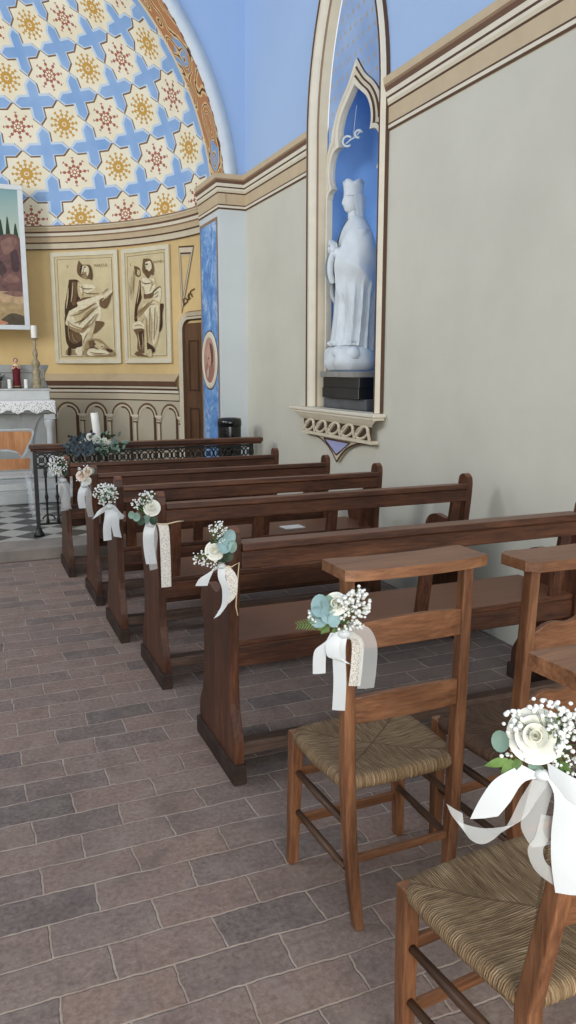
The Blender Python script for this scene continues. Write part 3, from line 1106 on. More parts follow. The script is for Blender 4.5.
mb = MB()
spec = interp([(0.19, -0.02, 0, 0.160, 0.150, 0.08, 11, 0.3), (0.24, -0.015, 0, 0.145, 0.145, 0.08, 11, 0.4), (0.45, -0.005, 0, 0.132, 0.135, 0.07, 11, 0.6), (0.65, 0.0, 0, 0.126, 0.135, 0.06, 11, 0.9),
               (0.80, 0.0, 0, 0.118, 0.145, 0.03, 11, 1.2), (0.92, 0.005, 0, 0.118, 0.155, 0.015, 11, 1.4), (1.02, 0.01, 0, 0.10, 0.165, 0.01, 9, 1.6), (1.09, 0.012, 0, 0.075, 0.13, 0.0, 9, 1.6),
               (1.13, 0.01, 0, 0.05, 0.065, 0.0, 9, 1.6), (1.16, 0.0, 0, 0.044, 0.046, 0, 9, 1.6)])
mb.loft(body_rings(spec), 0)
mb.build('robe', 'statue', st)
# cloak: outer shell open at the front, its long folds sweeping from the forearms to the hem
mb = MB()
rows = []
nn = 110
cl = interp([(0.17, 0.03, 0.165, 0.185), (0.32, 0.032, 0.150, 0.175), (0.50, 0.03, 0.152, 0.182), (0.64, 0.026, 0.166, 0.200), (0.76, 0.022, 0.178, 0.218), (0.86, 0.02, 0.168, 0.220),
             (0.95, 0.02, 0.142, 0.205), (1.03, 0.02, 0.112, 0.176), (1.10, 0.018, 0.082, 0.130), (1.145, 0.014, 0.056, 0.072)], 8)
for z, cx, rx, ry in cl:
    row = []
    wlow = max(0.0, min(1.0, (0.70 - z) / 0.2))
    wmid = math.exp(-((z - 0.72) / 0.16) ** 2)
    wsh = max(0.0, min(1.0, (z - 0.85) / 0.1)) * max(0.0, min(1.0, (1.12 - z) / 0.1))
    for j in range(nn + 1):
        q = j / nn
        t = -2.72 + 5.44 * q
        at = abs(t)
        # hanging folds, leaning toward the front at the top
        ph = 9.5 * at + 5.0 * (z - 0.2) * (1 if t > 0 else 0.8)
        hang = (1 - abs(math.sin(ph * 0.9))) - 0.36
        hang2 = (1 - abs(math.sin(ph * 1.9 + 1.0))) - 0.36
        # swags looping under the elbow
        sw = 1 - abs(math.sin(11.0 * z + 1.55 * max(0.0, 2.72 - at) ** 1.3)) - 0.36
        sh = 1 - abs(math.sin(7.0 * z + 2.2 * at)) - 0.36
        d = wlow * (0.036 * hang + 0.014 * hang2) + wmid * 0.036 * sw * min(1.0, 0.35 + 0.4 * at) + wsh * 0.008 * sh
        k_ = 1.0
        x = cx + (rx + d) * math.cos(t)
        y = (ry + d) * math.sin(t)
        if at > 1.9:                      # front edges are drawn forward over the forearms
            x -= (at - 1.9) * 0.055 * wmid
            y *= 1 - 0.35 * (at - 1.9) * wmid
        row.append((x, y, z + 0.02 * math.cos(3 * t) * wlow * (1 if z < 0.2 else 0)))
    rows.append(row)
mb.sheet(rows, 0, True)
mb.build('cloak', 'statue', st)
# arms
mb = MB()
for s in (-1, 1):
    mb.tube(crom([(0.02, s * 0.140, 1.03), (0.0, s * 0.150, 0.92), (-0.035, s * 0.140, 0.83), (-0.11, s * 0.080, 0.85), (-0.155, s * 0.03, 0.885)], 4), [0.05] * 5 + [0.058] * 4 + [0.055] * 4 + [0.042] * 3 + [0.028], 10)
mb.build('sleeves', 'statue', st)
mb = MB()
for s in (-1, 1):
    mb.ball((-0.17, s * 0.022, 0.905), 0.03, 10, 7, 0, (1.0, 0.75, 1.2))
    for q in range(4):
        mb.tube([(-0.18 + 0.008 * q, s * 0.012, 0.92), (-0.192 + 0.01 * q, s * 0.010, 0.948), (-0.188 + 0.012 * q, s * 0.006, 0.975 - 0.004 * q)], [0.009, 0.008, 0.006], 6)
    mb.tube([(-0.15, s * 0.03, 0.90), (-0.145, s * 0.028, 0.93), (-0.15, s * 0.02, 0.95)], [0.010, 0.009, 0.007], 6)
mb.build('hands', 'statue', st)
mb = MB()
for s in (-1, 1):
    pts = crom([(-0.165, s * 0.02, 0.90), (-0.195, s * 0.025, 0.82), (-0.198, s * 0.025, 0.72), (-0.175, s * 0.02, 0.655)], 4)
    mb.sheet([[(x - 0.018, y, z), (x + 0.002, y + s * 0.022, z), (x + 0.028, y + 0.008 * s, z)] for x, y, z in pts], 0, True)
mb.build('hanging_scarf', 'statue', st)
# head with face
mb = MB()
rows = []
for i in range(17):
    t = -PI / 2 + PI * i / 16
    z = 1.255 + 0.088 * math.sin(t)
    row = []
    for j in range(28):
        a = 2 * PI * j / 28
        fx = -math.cos(a)
        rr = max(0.02, math.cos(t)) ** 0.8
        x = 0.072 * rr * math.cos(a)
        y = 0.058 * rr * math.sin(a)
        zz_ = z
        if math.cos(a) < -0.6:
            h = (z - 1.255) / 0.088
            front = max(0, -math.cos(a) - 0.6) / 0.4
            nose = math.exp(-((h + 0.12) / 0.16) ** 2) * math.exp(-(math.sin(a) / 0.22) ** 2) * 0.02
            brow = math.exp(-((h - 0.22) / 0.1) ** 2) * 0.006
            eye = -math.exp(-((h - 0.06) / 0.1) ** 2) * math.exp(-((abs(math.sin(a)) - 0.36) / 0.16) ** 2) * 0.008
            lip = math.exp(-((h + 0.44) / 0.07) ** 2) * math.exp(-(math.sin(a) / 0.3) ** 2) * 0.006
            chin = math.exp(-((h + 0.75) / 0.14) ** 2) * math.exp(-(math.sin(a) / 0.35) ** 2) * 0.010
            x -= nose + brow * front + eye + lip + chin
        row.append((x - 0.012, y, zz_))
    rows.append(row)
mb.loft(rows, 0)
mb.tube([(0.005, 0, 1.12), (0.0, 0, 1.20)], [0.05, 0.042], 14)
mb.build('head', 'statue', st)
mb = MB()
# hair / veil falling to the nape and the tall crown
veil = crom([(1.10, 0.03, 0.07, 0.085), (1.16, 0.022, 0.064, 0.072), (1.24, 0.012, 0.078, 0.070), (1.30, 0.006, 0.078, 0.066)], 4)
mb.sheet([[(cx + rx * math.cos(t) * (1 + 0.03 * math.sin(9 * t)), ry * math.sin(t) * (1 + 0.03 * math.sin(9 * t)), z) for t in [-2.0 + 4.0 * j / 24 for j in range(25)]] for z, cx, rx, ry in veil], 0, True)
mb.build('hair', 'statue', st)
mb = MB()
nr = 40
rows = []
for z, r_, sc in ((1.285, 0.074, 0), (1.30, 0.078, 0), (1.31, 0.074, 0), (1.36, 0.078, 0), (1.395, 0.084, 1.0), (1.393, 0.072, 1.0), (1.34, 0.062, 0)):
    rows.append([(-0.004 + r_ * math.cos(2 * PI * j / nr), r_ * 0.86 * math.sin(2 * PI * j / nr), z + sc * 0.022 * abs(math.cos(2.5 * 2 * PI * j / nr)) - sc * 0.01) for j in range(nr)])
mb.loft(rows, 0)
mb.build('crown', 'statue', st)
# feet / cloud base
mb = MB()
rr_ = random.Random(3)
base_spec = [(0.0, 0.17), (0.05, 0.205), (0.11, 0.20), (0.16, 0.185), (0.195, 0.13)]
rows = []
for z, r_ in crom(base_spec, 3):
    rows.append([(-0.005 + r_ * (1 + 0.06 * math.sin(5 * t + 8 * z) + 0.05 * math.sin(9 * t - 20 * z)) * math.cos(t), r_ * 1.08 * (1 + 0.06 * math.cos(6 * t + 10 * z)) * math.sin(t), z) for t in [2 * PI * j / 40 for j in range(40)]])
mb.loft(rows, 0)
for k in range(9):
    a = 2 * PI * k / 9 + 0.2
    mb.ball((0.155 * math.cos(a), 0.17 * math.sin(a), 0.075 + 0.06 * rr_.random()), 0.055 + 0.02 * rr_.random(), 10, 7, 0, (1, 1, 0.9))
for s in (-1, 1):
    mb.ball((-0.13, 0.05 * s, 0.205), 0.04, 10, 6, 0, (1.6, 0.8, 0.6))
mb.build('cloud_base', 'statue', st)

# bracket shelf ----------------------------------------------------------
br = thing('wall_bracket', 'pale carved bracket shelf with pierced tracery under the statue niche', 'shelf', (XW, NCO, 1.2))
mb = MB()
mb.box(-0.105, -0.003, -0.72, 0.80, -0.028, -0.002)
mb.box(-0.09, -0.003, -0.70, 0.775, -0.05, -0.028)
mb.build('shelf_top', 'creamlt', br, 0.006)
mb = MB()
rows = []
for z, x, e in ((-0.05, -0.085, 0.72), (-0.075, -0.075, 0.66), (-0.10, -0.06, 0.62)):
    rows.append([(x, -e, z), (x, e, z)])
mb.sheet(rows, 0, False)
mb.sheet([[(-0.05, -0.60, -0.095), (-0.05, 0.60, -0.095)], [(-0.05, -0.60, -0.20), (-0.05, 0.60, -0.20)]], 1, False)
for i in range(5):       # tracery of leaning loops
    yc = -0.47 + 0.235 * i
    mb.tube([(-0.058, yc + 0.085 * math.cos(t) - 0.04 * math.sin(t), -0.148 + 0.046 * math.sin(t)) for t in [2 * PI * q / 20 for q in range(21)]], 0.011, 6, 0)
    mb.bar((-0.058, yc + 0.115, -0.198), (-0.058, yc - 0.03, -0.10), 0.014, 0.024, (1, 0, 0), 0)
    mb.bar((-0.058, yc - 0.115, -0.198), (-0.058, yc - 0.075, -0.10), 0.014, 0.018, (1, 0, 0), 0)
mb.box(-0.068, -0.003, -0.62, 0.62, -0.222, -0.198, 0)
mb.build('tracery', ['cream', 'g4'], br)
mb = MB()
# pendant: concave sides, point below
L_ = crom([(0.60, -0.222), (0.38, -0.235), (0.20, -0.28), (0.08, -0.345), (0.0, -0.41)], 6)
outer = [(a, b) for a, b in L_] + [(-a, b) for a, b in L_[::-1][1:]]
mb.poly(outer, lambda a, b: (-0.030, a, b), 0, (), 0, lambda a, b: (-0.002, a, b))
mb.build('pendant', 'cream', br)
mb = MB()
mb.tube([(-0.03, a, b) for a, b in outer], 0.007, 6, 0)
mb.build('pendant_edge', 'line', br)
mb = MB()
mb.poly([(0.22, -0.245), (-0.22, -0.245), (0.0, -0.35)], lambda a, b: (-0.034, a, b), 0)
mb.build('lilac_panel', 'lilac', br, fixn=False)
mb = MB()
mb.tube([(-0.034, 0.23, -0.243), (-0.034, -0.23, -0.243), (-0.034, 0, -0.355), (-0.034, 0.23, -0.243)], 0.007, 6, 0)
mb.build('lilac_panel_border', 'line', br)

# ------------------------------------------------------------------ medallion on the jamb
md = thing('medallion', 'oval medallion with a pink portrait on the blue arch jamb', 'medallion', (XJ, 8.03, 1.60))


def oval(ry, rz, n=36):
    return [(ry * math.cos(2 * PI * i / n), rz * math.sin(2 * PI * i / n)) for i in range(n)]


for nm, prof, mt in (('rim', [(0.275, 0.298, 0.004), (0.265, 0.288, 0.014), (0.215, 0.238, 0.016), (0.208, 0.230, 0.008)], 'creamlt'),):
    mb = MB()
    rings = [[(-o, a, b) for a, b in oval(p, q)] for p, q, o in prof]
    for i in range(len(rings) - 1):
        mb.sheet([r_ + [r_[0]] for r_ in (rings[i], rings[i + 1])], 0, True)
    mb.build(nm, mt, md)
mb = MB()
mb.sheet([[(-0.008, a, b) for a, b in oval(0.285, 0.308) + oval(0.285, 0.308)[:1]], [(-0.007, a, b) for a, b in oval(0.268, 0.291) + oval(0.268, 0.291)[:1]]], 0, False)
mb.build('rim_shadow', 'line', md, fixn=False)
mb = MB()
mb.poly(oval(0.22, 0.242), lambda a, b: (-0.010, a, b), 0)
P = lambda pts, m_, o: mb.poly([(-a, b) for a, b in pts], lambda a, b: (-o, a, b), m_)
P(crom([(-0.17, -0.12), (-0.08, -0.02), (0.06, -0.02), (0.17, -0.11), (0.10, -0.21), (0, -0.235), (-0.10, -0.21), (-0.17, -0.12)], 4)[:-1], 1, 0.012)
P(crom([(-0.075, 0.05), (-0.06, 0.14), (0.01, 0.175), (0.08, 0.13), (0.085, 0.04), (0.04, -0.05), (-0.03, -0.05), (-0.075, 0.05)], 4)[:-1], 2, 0.014)
P(crom([(0.02, 0.18), (0.10, 0.15), (0.13, 0.03), (0.09, -0.06), (0.07, 0.05), (0.02, 0.18)], 4)[:-1], 3, 0.016)
P(crom([(-0.05, 0.02), (-0.02, 0.03), (0.01, 0.02), (-0.02, 0.01), (-0.05, 0.02)], 3)[:-1], 3, 0.016)
P(crom([(-0.10, -0.13), (-0.02, -0.06), (0.0, -0.12), (-0.05, -0.19), (-0.10, -0.13)], 3)[:-1], 4, 0.016)
mb.build('portrait', [flat('medallion_ground', 188, 150, 138), flat('medallion_robe', 170, 122, 108), flat('medallion_face', 206, 162, 142), flat('medallion_hair', 116, 84, 76), flat('medallion_scarf', 196, 178, 164)], md, fixn=False)

# ------------------------------------------------------------------ evangelist panels (flat boards on the curved wall)
def panel(name, label, az_l, az_r, z0, z1, figs, words_, strokes=(), off=0.02):
    A = Vector(ap(az_l, 0, 0)); B = Vector(ap(az_r, 0, 0))
    c = (A + B) / 2
    u = (B - A).normalized()
    nrm = Vector((-u.y, u.x, 0))
    if nrm.dot(Vector((AX, AY, 0)) - c) < 0:
        nrm = -nrm
    w = (B - A).length
    root = thing(name, label, 'painting', (c.x + nrm.x * off, c.y + nrm.y * off, z0), math.atan2(u.y, u.x))
    # local x = right (image), y local: pointing away from the room or towards it
    sgn = -1 if (Matrix.Rotation(math.atan2(u.y, u.x), 3, 'Z') @ Vector((0, 1, 0))).dot(nrm) < 0 else 1
    h = z1 - z0
    mb = MB()
    mb.box(-w / 2, w / 2, min(0, -sgn * 0.012), max(0, -sgn * 0.012), 0, h)
    mb.build('board', 'canvas', root)
    mb = MB()
    fw = 0.055
    for pts, d in (([(-w / 2, 0), (w / 2, 0), (w / 2 - fw, fw), (-w / 2 + fw, fw)], 0), ([(-w / 2, h), (w / 2, h), (w / 2 - fw, h - fw), (-w / 2 + fw, h - fw)], 0),
                   ([(-w / 2, 0), (-w / 2, h), (-w / 2 + fw, h - fw), (-w / 2 + fw, fw)], 0), ([(w / 2, 0), (w / 2, h), (w / 2 - fw, h - fw), (w / 2 - fw, fw)], 0)):
        mb.poly(pts, lambda a, b: (a, sgn * 0.022, b), 0, (), 0, lambda a, b: (a, 0, b))
    fr = mb.build('frame', 'panelframe', root, 0.004)
    mb = MB()
    e = fw + 0.035
    for k_, mi in ((0.0, 0), (0.012, 1)):
        q = e + k_
        for pts in (((-w / 2 + q, q), (w / 2 - q, q)), ((-w / 2 + q, h - q), (w / 2 - q, h - q)), ((-w / 2 + q, q), (-w / 2 + q, h - q)), ((w / 2 - q, q), (w / 2 - q, h - q))):
            mb.bar((pts[0][0], sgn * 0.002, pts[0][1]), (pts[1][0], sgn * 0.002, pts[1][1]), 0.007, 0.004, (0, 1, 0), mi)
    mb.build('inner_border', ['g2', 'panelframe'], root)
    mb = MB()
    for i, (tone, pts) in enumerate(figs):
        loop = [(q[0], q[1]) for q in pts]
        cl_ = crom(loop + [loop[0]], 4)[:-1]
        mb.poly([((a - 0.5) * w, b * h) for a, b in cl_], lambda a, b, i=i: (a, sgn * (0.003 + 0.0006 * i), b), tone)
    for i, (tone, wd_, pts) in enumerate(strokes):
        P_ = crom([((a - 0.5) * w, b * h) for a, b in pts], 5)
        rowp = []
        for k_ in range(len(P_)):
            a0 = Vector(P_[max(k_ - 1, 0)]); a1 = Vector(P_[min(k_ + 1, len(P_) - 1)])
            t_ = (a1 - a0).normalized()
            n_ = Vector((-t_.y, t_.x)) * (wd_ * 0.5 * math.sin(PI * (0.1 + 0.8 * k_ / (len(P_) - 1))))
            c_ = Vector(P_[k_])
            rowp.append([(c_.x - n_.x, sgn * (0.024 + 0.0004 * (i % 5)), c_.y - n_.y), (c_.x + n_.x, sgn * (0.024 + 0.0004 * (i % 5)), c_.y + n_.y)])
        mb.sheet(rowp, tone, False)
    mb.build('painted_saint', ['g0', 'g1', 'g2', 'g3', 'g4'], root, fixn=False)
    for txt, a, b, s in words_:
        text_mesh(txt, s, lambda x, y, a=a, b=b: ((a - 0.5) * w + x, sgn * 0.004, b * h + y), 'g3', 'lettering', root)
    return root


def zoomed(pts, L, T, Rr, Bm):
    """points read off a picture of the panel -> unit square"""
    return [((x - L) / (Rr - L), (Bm - y) / (Bm - T)) for x, y in pts]


def zm(p, tone):
    out = []
    for x, y in p:
        l = 12 + 36 * (y - 75) / 900
        r_ = 500 + 45 * (y - 50) / 920
        u = (x - l) / (r_ - l)
        out.append((u, (972 - y) / (972 - 70 + 20 * u)))
    return (tone, out)


mark = [
    zm([(120, 900), (190, 905), (480, 910), (490, 880), (440, 850), (260, 870), (140, 850)], 2),
    # dark cloak behind the shoulders
    zm([(150, 285), (215, 290), (240, 360), (220, 480), (150, 600), (120, 580), (118, 490), (135, 380)], 4),
    zm([(170, 300), (210, 320), (200, 460), (170, 480)], 3),
    # lower dark robe
    zm([(115, 600), (140, 560), (250, 700), (280, 760), (240, 830), (170, 850), (130, 800), (118, 690)], 4),
    zm([(140, 700), (240, 720), (250, 770), (190, 810), (150, 770)], 3),
    # pale mantle over the knees
    zm([(150, 540), (260, 480), (370, 450), (385, 600), (330, 660), (290, 760), (250, 840), (245, 740), (160, 670), (122, 640)], 0),
    zm([(180, 560), (300, 500), (330, 500), (230, 640), (190, 600)], 1),
    zm([(270, 560), (350, 500), (240, 640), (225, 640)], 2),
    zm([(150, 660), (240, 690), (300, 660), (250, 720), (160, 690)], 2),
    # torso / sleeves
    zm([(215, 300), (270, 330), (345, 345), (400, 390), (380, 430), (280, 440), (230, 430), (215, 380)], 1),
    zm([(230, 320), (330, 330), (340, 360), (270, 400), (235, 380)], 0),
    zm([(255, 430), (390, 420), (370, 450), (270, 470), (220, 480), (180, 500), (210, 460)], 3),
    zm([(210, 470), (350, 420), (420, 410), (400, 440), (240, 500)], 0),
    # book
    zm([(410, 430), (465, 380), (470, 400), (440, 500), (415, 520), (380, 500), (380, 450)], 3),
    zm([(400, 420), (455, 375), (470, 385), (425, 440)], 0),
    # head, hair, beard
    zm([(225, 130), (250, 165), (305, 170), (325, 230), (322, 290), (300, 280), (255, 275), (215, 240), (212, 180)], 3),
    zm([(232, 190), (255, 175), (290, 180), (300, 220), (285, 260), (250, 250)], 0),
    zm([(245, 220), (262, 230), (280, 225), (285, 285), (265, 275), (248, 260)], 2),
    zm([(238, 178), (252, 176), (240, 235), (230, 220)], 4),
    zm([(262, 183), (275, 181), (276, 190), (263, 192)], 4),
    # knee, shin, foot
    zm([(350, 620), (412, 630), (400, 670), (345, 725), (330, 700)], 3),
    zm([(320, 660), (350, 640), (320, 760), (290, 770)], 1),
    zm([(210, 840), (250, 840), (250, 905), (215, 900), (200, 870)], 0),
    zm([(145, 840), (165, 830), (165, 900), (140, 900)], 4),
    # lion
    zm([(270, 830), (300, 775), (380, 770), (440, 830), (480, 860), (490, 905), (420, 915), (300, 915), (265, 890)], 2),
    zm([(300, 850), (380, 850), (450, 880), (430, 905), (320, 908), (290, 890)], 0),
    zm([(300, 790), (340, 780), (350, 830), (310, 840)], 3),
    zm([(350, 785), (420, 820), (400, 850), (350, 830)], 1),
    zm([(430, 845), (480, 862), (470, 880), (440, 870)], 4),
    zm([(335, 800), (360, 810), (340, 820)], 4),
]
panel('saint_panel', 'framed sepia painting of a seated bearded saint with book and lion on apse wall', 29.6, 47.9, 1.585, 3.0, mark, [('S', 0.25, 0.86, 0.055), ('MARCUS', 0.745, 0.86, 0.05)],
          [(2, 0.018, zm([(160, 580), (230, 560), (310, 500), (360, 480)], 0)[1]),
           (3, 0.014, zm([(190, 640), (260, 610), (330, 540), (370, 500)], 0)[1]),
           (2, 0.016, zm([(140, 620), (190, 660), (260, 680), (320, 640)], 0)[1]),
           (3, 0.012, zm([(250, 700), (280, 660), (330, 600), (360, 560)], 0)[1]),
           (2, 0.014, zm([(300, 680), (340, 620), (370, 560)], 0)[1]),
           (2, 0.014, zm([(255, 830), (270, 770), (300, 710)], 0)[1]),
           (1, 0.02, zm([(150, 350), (145, 430), (135, 520)], 0)[1]),
           (1, 0.016, zm([(185, 310), (180, 400), (170, 470)], 0)[1]),
           (2, 0.016, zm([(150, 620), (150, 700), (160, 780)], 0)[1]),
           (2, 0.014, zm([(180, 720), (190, 770), (220, 800)], 0)[1]),
           (3, 0.012, zm([(230, 340), (270, 360), (330, 360)], 0)[1]),
           (3, 0.012, zm([(260, 390), (310, 400), (380, 400)], 0)[1]),
           (2, 0.012, zm([(245, 320), (260, 380), (250, 430)], 0)[1]),
           (4, 0.008, zm([(265, 190), (262, 220), (268, 232)], 0)[1]),
           (4, 0.01, zm([(250, 246), (270, 250)], 0)[1]),
           (3, 0.014, zm([(300, 180), (312, 230), (315, 285)], 0)[1]),
           (3, 0.012, zm([(225, 540), (290, 520), (350, 470)], 0)[1]),
           (1, 0.014, zm([(400, 460), (440, 420), (460, 400)], 0)[1]),
           (4, 0.012, zm([(280, 860), (330, 840), (380, 860)], 0)[1]),
           (3, 0.012, zm([(310, 880), (370, 890), (430, 890)], 0)[1]),
           (4, 0.01, zm([(395, 835), (412, 830)], 0)[1]),
           (3, 0.01, zm([(400, 400), (430, 370), (440, 360)], 0)[1]),
           (2, 0.02, zm([(330, 900), (400, 905), (470, 900)], 0)[1])])


def zt(p, tone):
    out = []
    for x, y in p:
        l = 48 + 42 * (y - 85) / 920
        r_ = 452 + 26 * (y - 45) / 960
        u = (x - l) / (r_ - l)
        out.append((u, (1005 - y) / (1005 - 90 + 45 * u)))
    return (tone, out)


matt = [
    zt([(110, 470), (125, 330), (160, 220), (170, 300), (150, 480)], 1),
    zt([(150, 250), (165, 290), (158, 400), (150, 440)], 2),
    # angel at the shoulder
    zt([(158, 215), (205, 235), (215, 290), (190, 305), (165, 280)], 3),
    zt([(185, 245), (208, 255), (205, 290), (185, 285)], 1),
    # dark mantle at the back
    zt([(205, 330), (225, 350), (225, 470), (190, 560), (200, 640), (165, 660), (165, 560), (185, 450)], 4),
    zt([(160, 640), (200, 600), (200, 560), (230, 520), (220, 620)], 3),
    # torso
    zt([(215, 310), (250, 300), (330, 310), (345, 370), (320, 460), (240, 490), (220, 420)], 1),
    zt([(230, 310), (330, 320), (300, 380), (250, 390), (225, 350)], 0),
    zt([(240, 440), (310, 420), (370, 380), (385, 390), (350, 420), (310, 470), (250, 480)], 3),
    zt([(250, 390), (300, 380), (345, 370), (310, 430), (250, 440)], 0),
    # tablet
    zt([(330, 430), (385, 390), (380, 500), (330, 500)], 0),
    # lap
    zt([(190, 620), (230, 500), (320, 480), (390, 540), (380, 720), (340, 880), (280, 860), (260, 640), (200, 690)], 1),
    zt([(230, 540), (300, 500), (360, 530), (370, 700), (330, 860), (300, 700), (260, 620)], 0),
    zt([(190, 580), (290, 510), (330, 490), (240, 600), (200, 630)], 2),
    zt([(290, 560), (305, 560), (300, 780), (290, 760)], 2),
    zt([(335, 560), (345, 560), (338, 800), (328, 780)], 2),
    zt([(380, 520), (410, 525), (400, 600), (400, 700), (375, 750), (380, 640)], 4),
    # head
    zt([(240, 160), (300, 165), (328, 220), (325, 290), (300, 285), (285, 320), (255, 290), (232, 250)], 3),
    zt([(258, 190), (300, 180), (312, 230), (290, 260), (262, 250)], 0),
    zt([(252, 240), (285, 255), (285, 315), (262, 290)], 3),
    zt([(262, 200), (280, 198), (278, 210), (262, 212)], 4),
    # feet, draped hem
    zt([(150, 690), (210, 660), (260, 700), (250, 730), (190, 720), (160, 725)], 0),
    zt([(160, 730), (255, 730), (265, 900), (230, 920), (195, 890), (195, 800)], 3),
    zt([(200, 760), (240, 740), (245, 840), (215, 850)], 4),
    zt([(255, 700), (275, 700), (280, 900), (258, 930)], 1),
    zt([(275, 830), (330, 870), (340, 910), (300, 920), (280, 890)], 4),
    zt([(270, 900), (310, 890), (320, 945), (290, 950)], 1),
    zt([(170, 930), (200, 905), (250, 935), (300, 955), (250, 950), (200, 945)], 3),
]
panel('saint_panel', 'framed sepia painting of a saint with angel and tablet, next to the apse door', 49.3, 64.6, 1.585, 2.995, matt, [('MATHEUS', 0.78, 0.855, 0.042), ('S', 0.18, 0.85, 0.05)],
          [(2, 0.014, zt([(240, 560), (290, 530), (350, 520)], 0)[1]),
           (2, 0.014, zt([(270, 620), (275, 740), (285, 840)], 0)[1]),
           (2, 0.012, zt([(315, 600), (318, 720), (312, 840)], 0)[1]),
           (3, 0.01, zt([(360, 580), (362, 680), (348, 780)], 0)[1]),
           (2, 0.014, zt([(200, 600), (240, 560), (300, 500)], 0)[1]),
           (3, 0.012, zt([(230, 340), (260, 360), (320, 350)], 0)[1]),
           (2, 0.012, zt([(235, 380), (255, 420), (250, 460)], 0)[1]),
           (2, 0.012, zt([(300, 320), (320, 360), (300, 420)], 0)[1]),
           (1, 0.014, zt([(215, 350), (210, 430), (195, 520)], 0)[1]),
           (4, 0.008, zt([(268, 215), (265, 240), (272, 250)], 0)[1]),
           (4, 0.01, zt([(262, 262), (280, 266)], 0)[1]),
           (3, 0.01, zt([(338, 450), (372, 420)], 0)[1]),
           (3, 0.008, zt([(340, 475), (374, 450)], 0)[1]),
           (1, 0.014, zt([(205, 760), (215, 830), (225, 890)], 0)[1]),
           (1, 0.012, zt([(240, 760), (248, 840), (245, 900)], 0)[1]),
           (2, 0.012, zt([(125, 350), (135, 420), (130, 470)], 0)[1]),
           (2, 0.01, zt([(145, 300), (152, 370), (148, 440)], 0)[1]),
           (4, 0.01, zt([(190, 255), (197, 262)], 0)[1]),
           (3, 0.014, zt([(390, 560), (392, 640), (385, 720)], 0)[1]),
           (2, 0.012, zt([(165, 700), (210, 690), (245, 705)], 0)[1])])

# ------------------------------------------------------------------ altarpiece painting
pt = thing('painting', 'white framed landscape painting with brown rocks above the altar', 'painting', (-0.30, 10.60, 2.0))
hw, hh = 1.155, 1.72
mb = MB()
mb.box(-hw, hw, 0.0, 0.03, 0, hh)
mb.build('canvas', 'psky', pt)
mb = MB()
for a, b, c, d in ((-hw - 0.002, hw + 0.002, -0.002, 0.055), (-hw - 0.002, hw + 0.002, hh - 0.055, hh + 0.002), (-hw - 0.002, -hw + 0.06, 0.055, hh - 0.055), (hw - 0.06, hw + 0.002, 0.055, hh - 0.055)):
    mb.box(a, b, -0.02, 0.035, c, d)
mb.build('frame', 'frame', pt, 0.006)
mb = MB()
pm = ['prock', 'prock2', 'prockd', 'psand', 'psand2', 'ptree', 'pcloth', 'pskin', 'pdark']
q = lambda pts, m_, o: mb.poly(crom(pts + [pts[0]], 4)[:-1], lambda a, b: (max(-hw + 0.061, min(a, hw - 0.061)), -0.002 - 0.001 * o, max(0.056, b)), pm.index(m_))
# hills, trees, boulders, path
q([(-1.09, 0.75), (-0.6, 1.0), (-0.1, 0.9), (0.5, 0.85), (1.09, 0.9), (1.09, 0.3), (-1.09, 0.3)], 'psand', 0)
for tx, th_ in ((0.80, 0.20), (0.88, 0.30), (0.96, 0.34), (1.05, 0.26), (-0.9, 0.3), (-0.7, 0.24)):
    q([(tx - 0.05, 1.0), (tx - 0.03, 1.12), (tx, 1.02 + th_), (tx + 0.03, 1.12), (tx + 0.055, 1.0)], 'ptree', 1)
q([(0.70, 0.95), (0.78, 1.06), (0.92, 1.14), (1.06, 1.13), (1.12, 1.0), (1.12, 0.5), (0.7, 0.55)], 'prock', 2)
q([(0.86, 1.05), (0.97, 1.11), (1.06, 1.08), (1.0, 0.95), (0.9, 0.9)], 'prock2', 3)
q([(0.97, 0.92), (1.05, 0.96), (1.07, 0.74), (0.99, 0.70)], 'prockd', 3)
q([(0.62, 0.8), (0.72, 0.86), (0.86, 0.82), (0.92, 0.70), (0.8, 0.6), (0.62, 0.6)], 'prockd', 4)
q([(0.6, 0.72), (0.7, 0.75), (0.82, 0.68), (0.86, 0.56), (0.75, 0.48), (0.6, 0.5)], 'prock2', 5)
q([(0.76, 0.5), (0.88, 0.66), (1.0, 0.70), (1.12, 0.62), (1.12, 0.40), (0.8, 0.40)], 'prock', 6)
q([(0.86, 0.6), (0.98, 0.68), (1.06, 0.6), (0.96, 0.56)], 'prock2', 7)
q([(0.4, 0.42), (0.8, 0.46), (1.12, 0.44), (1.12, 0.3), (0.4, 0.28)], 'psand2', 8)
q([(0.85, 0.44), (1.0, 0.47), (1.12, 0.42), (1.0, 0.40)], 'prock2', 9)
q([(-1.1, 0.32), (0.2, 0.34), (1.12, 0.30), (1.12, 0.02), (-1.1, 0.02)], 'psand', 9)
q([(0.8, 0.10), (0.95, 0.20), (1.12, 0.14), (1.12, 0.02), (0.8, 0.02)], 'pdark', 10)
q([(0.5, 0.1), (0.75, 0.12), (0.9, 0.07), (0.6, 0.02)], 'pskin', 11)
# reclining pale figure entering from the left
q([(0.1, 0.35), (0.4, 0.50), (0.62, 0.58), (0.70, 0.50), (0.70, 0.40), (0.82, 0.34), (0.70, 0.32), (0.45, 0.34)], 'pcloth', 12)
q([(0.66, 0.40), (0.78, 0.37), (0.84, 0.33), (0.72, 0.335)], 'pskin', 13)
mb.build('painted_landscape', pm, pt, fixn=False)

# ------------------------------------------------------------------ altar
al = thing('altar', 'pale grey marble altar with stepped shelf and raised back', 'altar', (-0.30, 9.10, SAN))
mb = MB()
mb.box(-1.75, 1.75, -0.50, 1.3, 0.0, 0.12)
mb.box(-1.62, 1.62, -0.32, 1.3, 0.12, 0.19)
mb.build('step', 'marblepale', al, 0.01)
mb = MB()
